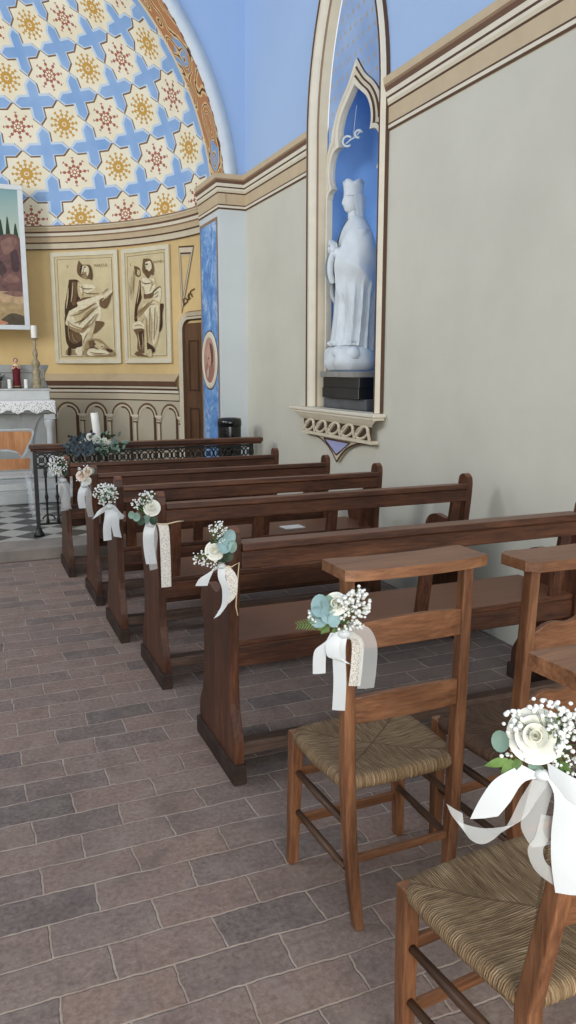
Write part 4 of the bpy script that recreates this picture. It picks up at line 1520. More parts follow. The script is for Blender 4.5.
# body: flared top consoles
mb.box(-1.16, 1.16, 0.12, 0.9, 0.19, 0.92)
mb.box(-1.20, 1.20, 0.04, 0.9, 0.92, 0.99)
mb.build('body', 'marblegrey', al, 0.01)
for s in (-1, 1):
    mb = MB()
    prof = crom([(0.92, 0.19), (0.99, 0.30), (1.0, 0.6), (1.04, 0.78), (1.08, 0.86), (1.15, 0.92)], 4) + [(1.05, 0.92), (0.9, 0.92), (0.9, 0.19)]
    mb.poly([(s * a, b) for a, b in prof], lambda a, b: (a, 0.10, b), 0, (), 0, lambda a, b: (a, 0.5, b))
    mb.build('console', 'marblegrey', al)
    mb = MB()
    mb.lathe([(0.055, 0.19), (0.055, 0.24), (0.04, 0.26), (0.038, 0.75), (0.05, 0.78), (0.06, 0.83), (0.06, 0.86)], 16, (s * 1.19, 0.085, 0))
    mb.box(s * 1.19 - 0.06, s * 1.19 + 0.06, 0.03, 0.115, 0.86, 0.915)
    mb.build('column', 'marblepale', al)
mb = MB()
mb.box(-1.245, 1.245, 0.0, 0.9, 0.99, 1.06)
mb.build('table_slab', 'marblepale', al, 0.008)
mb = MB()
mb.box(-1.235, 1.235, 0.34, 0.95, 1.06, 1.175)
mb.box(-1.25, 1.25, 0.32, 0.95, 1.175, 1.19)
mb.build('gradine', 'marblepale', al, 0.006)
mb = MB()
prof = [(1.27, 1.44), (1.27, 1.46), (-1.27, 1.46), (-1.27, 1.44)] + crom([(-1.27, 1.44), (-1.24, 1.38), (-1.22, 1.32), (-1.235, 1.25), (-1.26, 1.191)], 4)[1:] + crom([(1.26, 1.191), (1.235, 1.25), (1.22, 1.32), (1.24, 1.38), (1.27, 1.44)], 4)[:-1]
mb.poly(prof, lambda a, b: (a, 0.66, b), 0, (), 0, lambda a, b: (a, 0.92, b))
mb.box(-1.1, 1.1, 0.645, 0.66, 1.37, 1.39)
mb.build('retable', 'marblegrey', al, 0.005)

# lace altar cloth (lies on the altar: its own thing)
mb = MB()
z = SAN + 1.0625
xs = [-1.545 + (1.545 + 0.955) * i / 160 for i in range(161)]
rows = [[(x, 9.44, z) for x in xs], [(x, 9.092, z) for x in xs], [(x, 9.086, z - 0.012) for x in xs]]
drop = []
for i, x in enumerate(xs):
    t = (x - 0.955) / 0.2
    d = 0.085 + 0.05 * abs(((t * 1.0) % 1.0) * 2 - 1) + 0.012 * abs(((t * 4) % 1) * 2 - 1)
    drop.append((x, 9.084, z - d))
rows.append([(a[0], 9.084, (z - 0.06)) for a in drop])
rows.append(drop)
mb.sheet(rows[:3], 0, True)
mb.sheet(rows[2:], 1, True)
for s, x in ((1, 0.952), (-1, -1.552)):
    ys = [9.082 + 0.36 * i / 24 for i in range(25)]
    mb.sheet([[(x, y, z) for y in ys], [(x + 0.012 * s, y, z - 0.02) for y in ys], [(x + 0.03 * s, y, z - 0.16 - 0.05 * abs(((i * 0.25) % 1) * 2 - 1)) for i, y in enumerate(ys)]], 1, True)
tag(mb.build('altar_cloth', [flat('altar_linen', 226, 228, 226), 'altarlace'], fixn=False), 'white lace-edged cloth hanging over the altar front', 'cloth')


def candle(name, label, x, y, z, r, h, wick=True, tilt=0.0, group=None):
    t = thing(name, label, 'candle', (x, y, z), 0, group)
    t.rotation_euler = (0, tilt, 0)
    mb = MB()
    mb.lathe([(r * 0.96, 0), (r, 0.004), (r, h - 0.006), (r * 0.93, h), (r * 0.5, h - 0.004), (0.002, h - 0.005)], 20)
    mb.build('wax', 'white', t)
    mb = MB()
    mb.tube([(0, 0, h - 0.006), (0.001, 0, h + 0.012)], 0.002, 5)
    mb.build('wick', 'g4', t)
    return t


ZG = SAN + 1.1905
candle('pillar_candle', 'short white candle on the altar shelf left of the red statuette', 0.515, 9.62, ZG, 0.022, 0.105)
candle('pillar_candle', 'short white candle between the red statuette and the candlestick', 0.695, 9.62, ZG, 0.022, 0.105)
cs = thing('candlestick', 'tall turned gilt candlestick on the altar shelf', 'candlestick', (0.815, 9.62, ZG))
mb = MB()
mb.lathe([(0.062, 0.0), (0.062, 0.012), (0.05, 0.02), (0.046, 0.05), (0.05, 0.06), (0.05, 0.09), (0.038, 0.10), (0.043, 0.16), (0.045, 0.20), (0.03, 0.22), (0.022, 0.23), (0.045, 0.26), (0.05, 0.29),
          (0.03, 0.32), (0.02, 0.34), (0.027, 0.37), (0.03, 0.40), (0.018, 0.44), (0.014, 0.47), (0.022, 0.50), (0.012, 0.53), (0.018, 0.55), (0.048, 0.565), (0.05, 0.572), (0.004, 0.572)], 20)
mb.build('stem', 'gold', cs)
mb = MB()
mb.tube([(0.036, 0, 0.20), (0.075, 0, 0.21), (0.088, 0, 0.16), (0.075, 0, 0.11), (0.045, 0, 0.10)], 0.009, 6)
mb.build('handle', 'gold', cs)
candle('pillar_candle', 'white candle standing in the tall gilt candlestick', 0.815, 9.62, ZG + 0.573, 0.034, 0.14)
# statuette
sn = thing('statuette', 'small painted statuette in a crimson mantle on the altar shelf', 'statuette', (0.60, 9.68, ZG))
mb = MB()
mb.lathe([(0.05, 0), (0.052, 0.012), (0.045, 0.02)], 16)
mb.build('base', 'g4', sn)
mb = MB()
mb.loft(body_rings(interp([(0.02, 0, 0, 0.042, 0.035, 0.05, 7, 0), (0.12, 0, 0, 0.038, 0.032, 0.05, 7, 0.4), (0.22, 0.002, 0, 0.042, 0.03, 0.02, 7, 0.6), (0.265, 0, 0, 0.034, 0.025, 0, 7, 0), (0.285, 0, 0, 0.012, 0.012, 0, 7, 0)], 3), 24), 0)
mb.build('robe', 'pcloth', sn)
mb = MB()
mb.sheet([[(-0.002 + rx * math.cos(t), -0.002 + ry * math.sin(t), z_) for t in [-2.7 + a * 0.33 * k_ for a in range(13)]] for z_, rx, ry, k_ in ((0.03, 0.048, 0.042, 0.9), (0.12, 0.044, 0.039, 1.0), (0.20, 0.046, 0.036, 1.15), (0.255, 0.040, 0.031, 1.0))], 0, True)
mb.build('mantle', 'crimson', sn)
mb = MB()
mb.ball((0, -0.004, 0.312), 0.026, 12, 9, 0, (0.85, 0.9, 1.15))
mb.ball((0, -0.028, 0.308), 0.006, 6, 5)
for s in (-1, 1):
    mb.tube([(s * 0.036, -0.01, 0.25), (s * 0.045, -0.025, 0.22), (s * 0.02, -0.04, 0.235), (s * 0.006, -0.042, 0.25)], [0.012, 0.011, 0.009, 0.008], 8)
mb.build('head_and_arms', 'pinkp', sn)
mb = MB()
mb.ball((0, 0.006, 0.318), 0.028, 12, 9, 0, (0.95, 0.9, 1.05))
mb.build('hair', 'g4', sn)

# potted plant at the left edge
pp = thing('potted_plant', 'small dark green plant on the altar shelf at the left edge', 'plant', (0.385, 9.64, ZG))
mb = MB()
mb.lathe([(0.035, 0), (0.048, 0.07), (0.05, 0.075), (0.042, 0.075), (0.04, 0.06), (0.003, 0.06)], 16)
mb.build('pot', 'g3', pp)


def leaf_blade(mb, base_, tip, w, m=0, bend=0.0, up=(0, 0, 1)):
    b_, t_ = Vector(base_), Vector(tip)
    d = t_ - b_
    s_ = d.cross(Vector(up))
    if s_.length < 1e-4:
        s_ = d.cross(Vector((1, 0, 0)))
    s_.normalize()
    nrm = s_.cross(d).normalized()
    rows = []
    for i in range(6):
        q = i / 5
        ww = w * math.sin(PI * (0.08 + 0.92 * q) ** 0.8) * 0.5 + 0.0006
        c = b_ + d * q + nrm * (bend * math.sin(PI * q))
        rows.append([c - s_ * ww, c - nrm * (w * 0.10), c + s_ * ww])
    mb.sheet(rows, m, True)


mb = MB()
rr_ = random.Random(5)
for i in range(46):
    a = rr_.random() * 2 * PI
    e = 0.3 + rr_.random() * 1.1
    l = 0.07 + 0.07 * rr_.random()
    leaf_blade(mb, (0.01 * math.cos(a), 0.01 * math.sin(a), 0.065), (l * math.cos(a) * math.cos(e), l * math.sin(a) * math.cos(e), 0.065 + l * math.sin(e)), 0.028, 0, 0.01)
mb.build('foliage', 'leafd', pp)

# ------------------------------------------------------------------ acrylic chair with wood back
ac = thing('acrylic_chair', 'clear acrylic chair with an orange wood back in front of the altar', 'chair', (0.18, 8.20, SAN))
mb = MB()


def backshape(gw, top, low, tipx):
    return [(-gw, top)] + [(gw - 0.035, top)] + [(gw - 0.01, top - 0.01), (gw, top - 0.04), (gw - 0.015, top - 0.08), (gw - 0.09, low + 0.05), (gw - 0.13, low), (gw - 0.15, low + 0.06), (tipx, low + 0.085), (-tipx, low + 0.085),
                                                                 (-gw + 0.15, low + 0.06), (-gw + 0.13, low), (-gw + 0.09, low + 0.05), (-gw + 0.015, top - 0.08), (-gw, top - 0.04)]


mb.poly(backshape(0.44, 0.80, 0.545, 0.2), lambda a, b: (a, -0.01, b), 0, (), 0, lambda a, b: (a, 0.004, b))
mb.build('wood_back', 'oak', ac)
mb = MB()
bs = backshape(0.455, 0.818, 0.53, 0.2)
mb.tube([(a, -0.003, b) for a, b in bs] + [(bs[0][0], -0.003, bs[0][1])], 0.011, 6)
mb.build('back_rim', 'clear', ac)
mb = MB()
mb.poly([(-0.40, 0.42), (0.40, 0.42), (0.41, 0.53), (-0.41, 0.53)], lambda a, b: (a, 0.0, b), 0, (), 0, lambda a, b: (a, -0.01, b))
mb.build('lower_wood_back', 'oak', ac)
mb = MB()
mb.box(-0.42, 0.42, -0.40, -0.02, 0.385, 0.405)
mb.build('seat', 'clear', ac, 0.01)
for sx_ in (-1, 1):
    for y_ in (-0.37, -0.03):
        mb = MB()
        mb.tube([(sx_ * 0.36, y_, 0.384), (sx_ * 0.38, y_, 0.2), (sx_ * 0.385, y_, 0.001)], [0.022, 0.02, 0.017], 10)
        mb.build('leg', 'clear', ac)

# ------------------------------------------------------------------ communion rail
YR = 6.87
rl = thing('communion_rail', 'black iron communion rail with dark wooden top across the chancel step', 'railing', (0.52, YR, SAN))
RL = 2.05
mb = MB()
mb.box(-0.03, RL, -0.055, 0.055, 0.745, 0.782)
mb.box(-0.02, RL - 0.01, -0.04, 0.04, 0.725, 0.745)
mb.build('handrail', 'pewx', rl, 0.006)
for x in (0.012, RL - 0.1):
    mb = MB()
    mb.box(x - 0.016, x + 0.016, -0.016, 0.016, 0.06, 0.725)
    mb.lathe([(0.045, 0.0), (0.045, 0.015), (0.03, 0.04), (0.02, 0.07)], 12, (x, 0, 0))
    mb.build('post', 'iron', rl)
mb = MB()
for z_ in (0.71, 0.585, 0.10):
    mb.box(0.012, RL - 0.1, -0.012, 0.012, z_ - 0.009, z_ + 0.009)
mb.build('cross_bar', 'iron', rl)
mb = MB()
nq = 20
for i in range(nq):
    xc = 0.065 + (RL - 0.19) * i / (nq - 1)
    mb.tube([(xc + 0.046 * math.cos(t), 0, 0.648 + 0.05 * math.sin(t)) for t in [2 * PI * q_ / 14 for q_ in range(15)]], 0.0075, 5)
    mb.tube([(xc + 0.018 * math.cos(t), 0, 0.648 + 0.02 * math.sin(t)) for t in [2 * PI * q_ / 10 for q_ in range(11)]], 0.006, 5)
    for s in (-1, 1):
        mb.bar((xc - 0.046, 0, 0.648 - 0.05 * s), (xc + 0.046, 0, 0.648 + 0.05 * s), 0.009, 0.009)
mb.build('openwork_frieze', 'iron', rl)
for i in range(21):
    xc = 0.09 + (RL - 0.28) * i / 20
    mb = MB()
    mb.lathe([(0.016, 0.10), (0.014, 0.13), (0.009, 0.16), (0.009, 0.30), (0.017, 0.33), (0.009, 0.36), (0.009, 0.50), (0.015, 0.54), (0.012, 0.585)], 8, (xc, 0, 0))
    mb.build('baluster', 'iron', rl)
mb = MB()
for i in range(14):
    xc = 0.10 + 0.13 * i
    mb.tube([(xc + 0.05 * math.cos(t), 0, 0.14 + 0.035 * math.sin(t)) for t in [PI * q_ / 8 for q_ in range(9)]], 0.007, 5)
mb.build('lower_scrolls', 'iron', rl)

# black bin and paschal candle behind the rail
bn = thing('waste_bin', 'black glossy cylindrical bin in the corner behind the rail', 'bin', (2.40, 7.30, SAN))
mb = MB()
mb.lathe([(0.105, 0.0), (0.112, 0.01), (0.113, 0.86), (0.11, 0.885)], 32)
mb.build('body', 'black', bn)
mb = MB()
mb.lathe([(0.118, 0.86), (0.120, 0.90), (0.112, 0.935), (0.095, 0.938), (0.088, 0.915), (0.05, 0.905), (0.003, 0.905)], 32)
mb.build('lid', 'black', bn)
mb = MB()
mb.tube([(0.06 * math.cos(t), 0.06 * math.sin(t), 0.915) for t in [2 * PI * q_ / 20 for q_ in range(21)]], 0.007, 6)
mb.box(-0.06, -0.02, -0.02, 0.02, 0.905, 0.93)
mb.build('lid_ring', 'greyslab', bn)
sd = thing('candle_stand', 'dark floor candle stand behind the communion rail', 'candle stand', (1.10, 7.12, SAN))
mb = MB()
mb.lathe([(0.12, 0), (0.12, 0.02), (0.05, 0.04), (0.018, 0.07), (0.016, 0.35), (0.03, 0.38), (0.016, 0.41), (0.016, 0.72), (0.03, 0.74), (0.08, 0.765), (0.085, 0.775), (0.004, 0.775)], 20)
mb.build('stem', 'iron', sd)
candle('pillar_candle', 'thick white pillar candle, leaning slightly, on the stand behind the rail', 1.10, 7.12, SAN + 0.776, 0.034, 0.25, True, math.radians(-5))

# ------------------------------------------------------------------ flowers
def rose(mb, c, r, rnd, facing=(0, -1, 0.4), m_out=0, m_in=1):
    f = Vector(facing).normalized()
    a = f.cross(Vector((0, 0, 1))).normalized()
    b = a.cross(f)
    c = Vector(c)

    def P_(u, v, w):
        return c + a * u + b * v + f * w
    for rg, (cnt, rad, hgt, lean, size) in enumerate([(3, 0.10, 0.52, -0.1, 0.42), (4, 0.20, 0.48, 0.05, 0.50), (5, 0.38, 0.36, 0.32, 0.60), (6, 0.60, 0.16, 0.6, 0.70), (7, 0.82, -0.08, 0.95, 0.74)]):
        for k in range(cnt):
            t0 = 2 * PI * (k + 0.5 * (rg % 2)) / cnt + rnd.random() * 0.35
            rows = []
            for i in range(5):
                q_ = i / 4
                row = []
                for j in range(6):
                    s_ = (j / 5 - 0.5) * 2
                    wd = size * (0.45 + 0.75 * math.sin(PI * (0.15 + 0.6 * q_)))
                    ang = t0 + s_ * wd * 0.75 / max(0.35, rad + 0.25)
                    rr = rad * (0.45 + 0.55 * q_) + lean * q_ * q_ * 0.28
                    hh_ = -0.35 + (hgt + 0.35) * q_ - 0.10 * s_ * s_ * q_ - (0.12 * lean * (q_ ** 4))
                    row.append(P_(r * rr * math.cos(ang), r * rr * math.sin(ang), r * hh_))
                rows.append(row)
            mb.sheet(rows, m_in if rg < 1 else m_out, True)
    mb.ball(tuple(c - f * r * 0.15), r * 0.3, 8, 6, m_out)


def disc_leaf(mb, c, nrm, r, m, elong=1.15):
    n_ = Vector(nrm).normalized()
    a = n_.cross(Vector((0.1, 0.2, 1))).normalized()
    b = n_.cross(a)
    c = Vector(c)
    rows = []
    for q_ in (0.02, 0.35, 0.7, 1.0):
        rows.append([c + a * (r * q_ * math.cos(t)) + b * (r * elong * q_ * math.sin(t)) + n_ * (r * 0.22 * q_ * q_ - abs(math.cos(t)) * r * 0.0) for t in [2 * PI * k / 14 for k in range(15)]])
    mb.sheet(rows, m, True)


def ribbon(mb, pts, w, m=0, wd=(1, 0, 0), twist=None):
    """ribbon whose width runs along wd (list per point allowed)"""
    k = 5
    P_ = crom(pts, k)
    W = wd if isinstance(wd, list) else [wd] * len(pts)
    W = crom(W, k)
    rows = []
    for p, d in zip(P_, W):
        d = Vector(d)
        d.normalize()
        p = Vector(p)
        nrm = Vector((0, 1, 0))
        rows.append([p - d * (w / 2), p + Vector((0, -w * 0.05, 0)), p + d * (w / 2)])
    mb.sheet(rows, m, True)


CAMP = Vector((0, 0, H))


def bouquet(label, anchor, s, spec):
    """anchor: world point at the flower head's centre; s: metres per photo unit; local x runs to the viewer's right, -y towards the viewer"""
    anc = Vector(anchor)
    d = anc - CAMP
    rz = math.atan2(d.y, d.x) - PI / 2
    root = thing('bouquet', label, 'bouquet', tuple(anc), rz, 'wedding posies tied to the pews and chairs')
    rnd = random.Random(spec.get('seed', 1))
    L = lambda x, z, y=0.0: (x * s, y * s, z * s)
    if spec.get('roses'):
        for x, z, r, *mm in spec['roses']:
            mb = MB()
            rose(mb, L(x, z, -6), r * s, rnd, (rnd.uniform(-0.3, 0.3), -1, 0.45))
            mb.build('rose', [mm[0] if mm else 'petal', 'petalg'], root)
    if spec.get('leaves'):
        for x, z, r, kind, nx, nz in spec['leaves']:
            mb = MB()
            disc_leaf(mb, L(x, z, -7 + rnd.uniform(-2, 2)), (nx, -1, nz), r * s, 0)
            mb.build('eucalyptus_leaf', ['euc', 'eucg', 'leafd'][kind], root, fixn=False)
    if spec.get('ferns'):
        for x0_, z0_, x1_, z1_, w_, kind in spec['ferns']:
            mb = MB()
            a_, b_ = Vector(L(x0_, z0_, -4)), Vector(L(x1_, z1_, -7))
            mb.tube([a_, b_], 0.6 * s, 4)
            dd = b_ - a_
            pr = Vector((-dd.z, 0, dd.x)).normalized()
            nlf = 9
            for i in range(nlf):
                q_ = 0.2 + 0.8 * i / (nlf - 1)
                for sg in (-1, 1):
                    ln = w_ * s * (1.1 - 0.6 * q_)
                    c_ = a_ + dd * q_
                    leaf_blade(mb, c_, c_ + (pr * sg + dd.normalized() * 0.8).normalized() * ln, ln * (0.10 if kind == 0 else 0.5), 0, 0.0, (0, 1, 0))
            mb.build('fern_frond', 'leaf' if kind == 0 else 'leaf', root, fixn=False)
    if spec.get('big_leaves'):
        mb = MB()
        for x0_, z0_, x1_, z1_, w_ in spec['big_leaves']:
            leaf_blade(mb, L(x0_, z0_, -5), L(x1_, z1_, -8), w_ * s, 0, 0.0, (0, 1, 0))
            mb.tube([L(x0_ * 0.6, z0_ * 0.6, -3), L(x0_, z0_, -5)], 0.5 * s, 4)
        mb.build('leaf_sprig', spec.get('leafmat', 'leaf'), root, fixn=False)
    # backing greenery
    mb = MB()
    for i in range(spec.get('green', 14)):
        a = rnd.random() * 2 * PI
        rad = spec.get('rad', 16)
        gx, gz = spec.get('gc', (0, 0))
        e = (gx + rad * math.cos(a) * rnd.uniform(0.5, 0.95), gz + rad * math.sin(a) * rnd.uniform(0.5, 0.95))
        leaf_blade(mb, L(gx * 0.3, gz * 0.3 - 3, 0), L(e[0], e[1], rnd.uniform(-4, 3)), 6 * s, 0, 1.0 * s, (0, 1, 0))
    if spec.get('green', 14):
        mb.build('greenery', 'leafd', root, fixn=False)
    # gypsophila: sprays of tiny blooms on thin stems
    for (cx_, cz_, rx_, rz_, cnt, br_) in spec['gyps']:
        mb = MB()
        hub = Vector(L(spec.get('gc', (0, 0))[0] * 0.4, -6, 0))
        for i in range(cnt):
            t = rnd.random() * 2 * PI
            q_ = math.sqrt(rnd.random())
            p = Vector(L(cx_ + rx_ * q_ * math.cos(t), cz_ + rz_ * q_ * math.sin(t), -5 + rnd.uniform(-7, 5)))
            r = br_ * s * rnd.uniform(0.7, 1.15)
            mb.ball(tuple(p), r, 6, 4, 0, (1, 1, 0.85))
            if i % 3 == 0:
                mid_ = hub.lerp(p, 0.55) + Vector((0, -1.0 * s, 0))
                mb.tube([hub, mid_, p], 0.28 * s, 3, 1, False)
        o = mb.build('gypsophila', ['gyps', 'leaf'], root, fixn=False)
        o['kind'] = 'stuff'
    # ribbons
    for nm, mt, w_, pts, wd in spec['ribbons']:
        mb = MB()
        ribbon(mb, [L(p[0], p[1], p[2] if len(p) > 2 else -3) for p in pts], w_ * s, 0, wd)
        mb.build(nm, mt, root, fixn=False)
    if spec.get('knot'):
        x, z, r = spec['knot']
        mb = MB()
        mb.ball(L(x, z, -5), r * s, 10, 7, 0, (1.25, 0.8, 0.85))
        mb.tube([L(x - 1, z + 1, 2), L(x + 1, z, -5)], r * s * 0.5, 6)
        mb.build('bow_knot', 'satin', root)
    if spec.get('cord'):
        mb = MB()
        mb.tube([L(*p) for p in spec['cord']], 0.7 * s, 5)
        mb.build('cord', 'cord', root)
    return root


# ------------------------------------------------------------------ pews
def pew(label, x0, y0, L, ht, stiles, D=0.46):
    root = thing('pew', label, 'pew', (x0, y0, 0), 0, 'wooden pews in the right hand block')
    k = ht / 0.955
    prof = crom([(0.0, 0.07), (0.0, 0.16), (0.025, 0.24), (0.045, 0.33), (0.04, 0.6), (0.015, 0.80 * k), (0.006, 0.90 * k)], 4) + \
        crom([(0.006, 0.90 * k), (0.015, 0.94 * k), (0.048, 0.957 * k), (0.082, 0.94 * k), (0.092, 0.90 * k)], 4)[1:] + \
        crom([(0.092, 0.90 * k), (0.10, 0.81 * k), (0.13, 0.725 * k), (0.20, 0.68 * k), (0.30, 0.69 * k), (0.375, 0.665 * k), (0.41, 0.61 * k), (0.395, 0.55 * k), (0.375, 0.50), (0.375, 0.36), (0.40, 0.24), (0.45, 0.15), (0.455, 0.07)], 4)[1:]
    T = 0.036
    for xa in (0.0, L - T):
        mb = MB()
        mb.poly(prof, lambda a, b: (xa, a, b), 0, (), 0, lambda a, b: (xa + T, a, b))
        e = mb.build('end_panel', 'pewz', root, 0.005)
        mb = MB()
        mb.box(xa - 0.012, xa + T + 0.004, -0.02, D + 0.01, 0.0, 0.075)
        mb.build('foot', 'foot', e, 0.006)
    zt_ = 0.885 * k
    mb = MB()
    mb.bar((T, 0.052, zt_), (L - T, 0.052, zt_), 0.13, 0.028, (0, 0.10, 1))
    mb.build('top_rail', 'pewx', root, 0.005)
    mb = MB()
    mb.box(T, L - T, 0.005, 0.03, zt_ - 0.075, zt_ - 0.012)
    mb.build('back_rail', 'pewx', root, 0.004)
    for xs_ in stiles:
        mb = MB()
        mb.bar((xs_, 0.022, zt_ - 0.02), (xs_, 0.085, 0.50), 0.055, 0.024, (0, 1, 0))
        mb.build('stile', 'pewz', root, 0.003)
    mb = MB()
    mb.box(T, L - T, 0.06, 0.43, 0.505, 0.53)
    mb.build('seat', 'pewx', root, 0.005)
    mb = MB()
    mb.box(T, L - T, 0.062, 0.085, 0.425, 0.504)
    mb.build('seat_apron', 'pewx', root, 0.004)
    mb = MB()
    mb.box(T, L - T, 0.055, 0.115, 0.075, 0.125)
    mb.build('kneeler', 'kneel', root, 0.006)
    mb = MB()
    mb.box(T, L - T, 0.40, 0.425, 0.30, 0.36)
    mb.build('stretcher', 'pewx', root, 0.004)
    return root


PEWS = [(0.832, 2.52, 1.63, 0.955, (0.825, 1.50), 'wooden pew nearest the rush chairs, bouquet with green leaves on its aisle end'),
        (0.797, 3.48, 1.73, 0.945, (0.085, 0.50, 0.90, 1.64), 'wooden pew second from the rush chairs, lace ribbon hung on its aisle end'),
        (0.735, 4.20, 1.64, 0.930, (0.085, 0.47, 0.88, 1.55), 'wooden pew third from the rush chairs, middle of the row of five'),
        (0.720, 4.96, 1.66, 0.905, (0.085, 0.60, 1.10, 1.57), 'wooden pew fourth from the rush chairs, second from the iron rail'),
        (0.645, 5.755, 1.66, 0.885, (0.085, 0.60, 1.10, 1.57), 'wooden pew farthest away, directly before the iron rail')]
for x, y, l, ht, sti, lb in PEWS:
    pew(lb, x, y, l, ht, sti)

bk = thing('booklet', 'thin pale booklet lying on the seat of the third pew', 'booklet', (1.85, 4.40, 0.5305), math.radians(4))
mb = MB()
mb.box(-0.07, 0.07, -0.05, 0.05, 0.0, 0.003)
mb.box(-0.069, 0.069, -0.049, 0.049, 0.0032, 0.006)
mb.build('cover', 'stone', bk)
mb = MB()
mb.box(-0.066, 0.066, -0.047, 0.047, 0.0061, 0.0085)
mb.build('pages', 'white', bk)

# ------------------------------------------------------------------ chairs
def chair(label, loc, rz, seat_z, ht, recline, splay, rush, scallop=False, topw=0.47, fwd=0.0, rad0=0.006, slat_dz=0.0, hf=0.197, hb=0.193, dp=0.34, fsp=0.0, mats=('chrz', 'chrx')):
    root = thing('rush_chair', label, 'chair', loc, rz, 'wooden church chairs')
    zt_ = ht - 0.028

    def post_x(s_, z):
        return s_ * (hb + splay * (z - seat_z) / (zt_ - seat_z) if z > seat_z else hb - 0.028 * ((seat_z - z) / seat_z) ** 1.5)

    def post_y(z):
        if z > seat_z:
            return -recline * (z - seat_z) / (zt_ - seat_z)
        return -0.02 * ((seat_z - z) / seat_z) ** 2
    for s_ in (-1, 1):
        mb = MB()
        rings = []
        for z, w_, d_ in ((0.0, 0.027, 0.028), (0.12, 0.031, 0.033), (0.25, 0.033, 0.036), (seat_z, 0.034, 0.038), (0.6, 0.033, 0.036), (0.8, 0.032, 0.034), (zt_, 0.031, 0.032)):
            cx_, cy_ = post_x(s_, z), post_y(z)
            rings.append([(cx_ + a * w_ / 2, cy_ + b * d_ / 2, z) for a, b in ((-1, -1), (1, -1), (1, 1), (-1, 1))])
        mb.loft(rings, 0, False)
        mb.build('back_post', mats[0], root, 0.004)
        mb = MB()
        rings = []
        for z, w_ in ((0.0, 0.030), (0.2, 0.035), (seat_z + 0.012, 0.038)):
            cx_ = s_ * (hf + fsp * (1 - z / seat_z))
            rings.append([(cx_ + a * w_ / 2, dp + b * w_ / 2, z) for a, b in ((-1, -1), (1, -1), (1, 1), (-1, 1))])
        mb.loft(rings, 0, False)
        mb.build('front_leg', mats[0], root, 0.004)
        for z in (0.175, 0.305):
            mb = MB()
            mb.tube([(s_ * hb, post_y(z) + 0.01, z), (s_ * (hb + hf) / 2, dp / 2, z - 0.003), (s_ * hf, dp - 0.012, z)], [0.009, 0.012, 0.009], 8)
            mb.build('side_rung', 'rung', root)
    for z in (0.14, 0.30):
        mb = MB()
        mb.bar((-hf, dp, z), (hf, dp, z), 0.014, 0.030)
        mb.build('front_rung', mats[1], root, 0.004)
    mb = MB()
    mb.bar((-hb, post_y(0.2), 0.2), (hb, post_y(0.2), 0.2), 0.014, 0.022)
    mb.build('back_rung', mats[1], root, 0.004)
    # slats
    for k, (zc, hh_) in enumerate(((seat_z + 0.215 - slat_dz, 0.072), (seat_z + 0.415 - slat_dz, 0.072))):
        mb = MB()
        rows_f, rows_b = [], []
        nn = 24
        for i in range(nn + 1):
            q_ = i / nn
            x = -1 + 2 * q_
            wx = post_x(1, zc) * x
            yb = post_y(zc) - 0.022 * (1 - x * x)
            arch = 0.014 * (1 - x * x)
            if scallop:
                top = zc + hh_ / 2 + 0.034 * math.cos(x * PI * 0.5) + 0.008 * math.cos(x * PI * 3)
                bot = zc - hh_ / 2 + 0.012 * abs(math.sin(x * PI * 1.5)) + 0.012
            else:
                top = zc + hh_ / 2 + arch
                bot = zc - hh_ / 2 + arch * 0.6
            rows_f.append([(wx, yb - 0.008, bot), (wx, yb - 0.008, top), (wx, yb + 0.008, top), (wx, yb + 0.008, bot)])
        mb.loft(rows_f, 0, False)
        mb.build('slat', mats[1], root, 0.003)
    # top board (flat arm rest), slightly curved in plan
    mb = MB()
    A_, B_ = [], []
    hw_ = topw / 2
    yc = post_y(zt_) + fwd
    for i in range(17):
        x = -1 + 2 * i / 16
        c = 0.020 * (1 - x * x)
        rad = rad0 if abs(x) > 0.97 else 0.0
        A_.append((x * hw_, yc - 0.055 - c + rad))
        B_.append((x * hw_, yc + 0.085 - c - rad * 1.2))
    mb.poly(A_ + B_[::-1], lambda a, b: (a, b, zt_), 0, (), 0, lambda a, b: (a, b, ht))
    mb.build('top_board', mats[1], root, 0.005)
    # rush seat: pillowed, rounded over the rails
    mb = MB()
    prof = [(0.0, 0.006), (0.5, 0.008), (0.85, 0.018), (0.95, 0.020), (1.0, 0.013), (1.02, 0.0), (1.0, -0.013), (0.95, -0.020), (0.85, -0.018)]
    rows = []
    nper = 15

    def border(t):
        """t in 0..4 round the seat"""
        e = int(t) % 4
        f = t - int(t)
        bl, br_, fr_, fl_ = (-hb - 0.012, -0.005), (hb + 0.012, -0.005), (hf + 0.012, dp + 0.015), (-hf - 0.012, dp + 0.015)
        a_, b_ = [(bl, br_), (br_, fr_), (fr_, fl_), (fl_, bl)][e]
        x = a_[0] + (b_[0] - a_[0]) * f
        y = a_[1] + (b_[1] - a_[1]) * f
        bulge = 0.010 * math.sin(PI * f)
        nx_, ny_ = [(0, -1), (1, 0), (0, 1), (-1, 0)][e]
        # corner roundness
        cf = min(f, 1 - f) / 0.08
        if cf < 1:
            k_ = 0.016 * (1 - cf) ** 2
            x -= math.copysign(k_, x)
            y -= math.copysign(k_, y - dp / 2)
        return x + nx_ * bulge, y + ny_ * bulge
    cx0, cy0 = 0.0, dp / 2
    for r_, z_ in prof:
        row = []
        for i in range(4 * nper):
            bx, by = border(i / nper)
            # sag toward the seams
            row.append((cx0 + (bx - cx0) * max(r_, 0.02), cy0 + (by - cy0) * max(r_, 0.02), seat_z + z_))
        rows.append(row)
    mb.loft(rows, 0, True)
    mb.build('seat', rush, root)
    return root


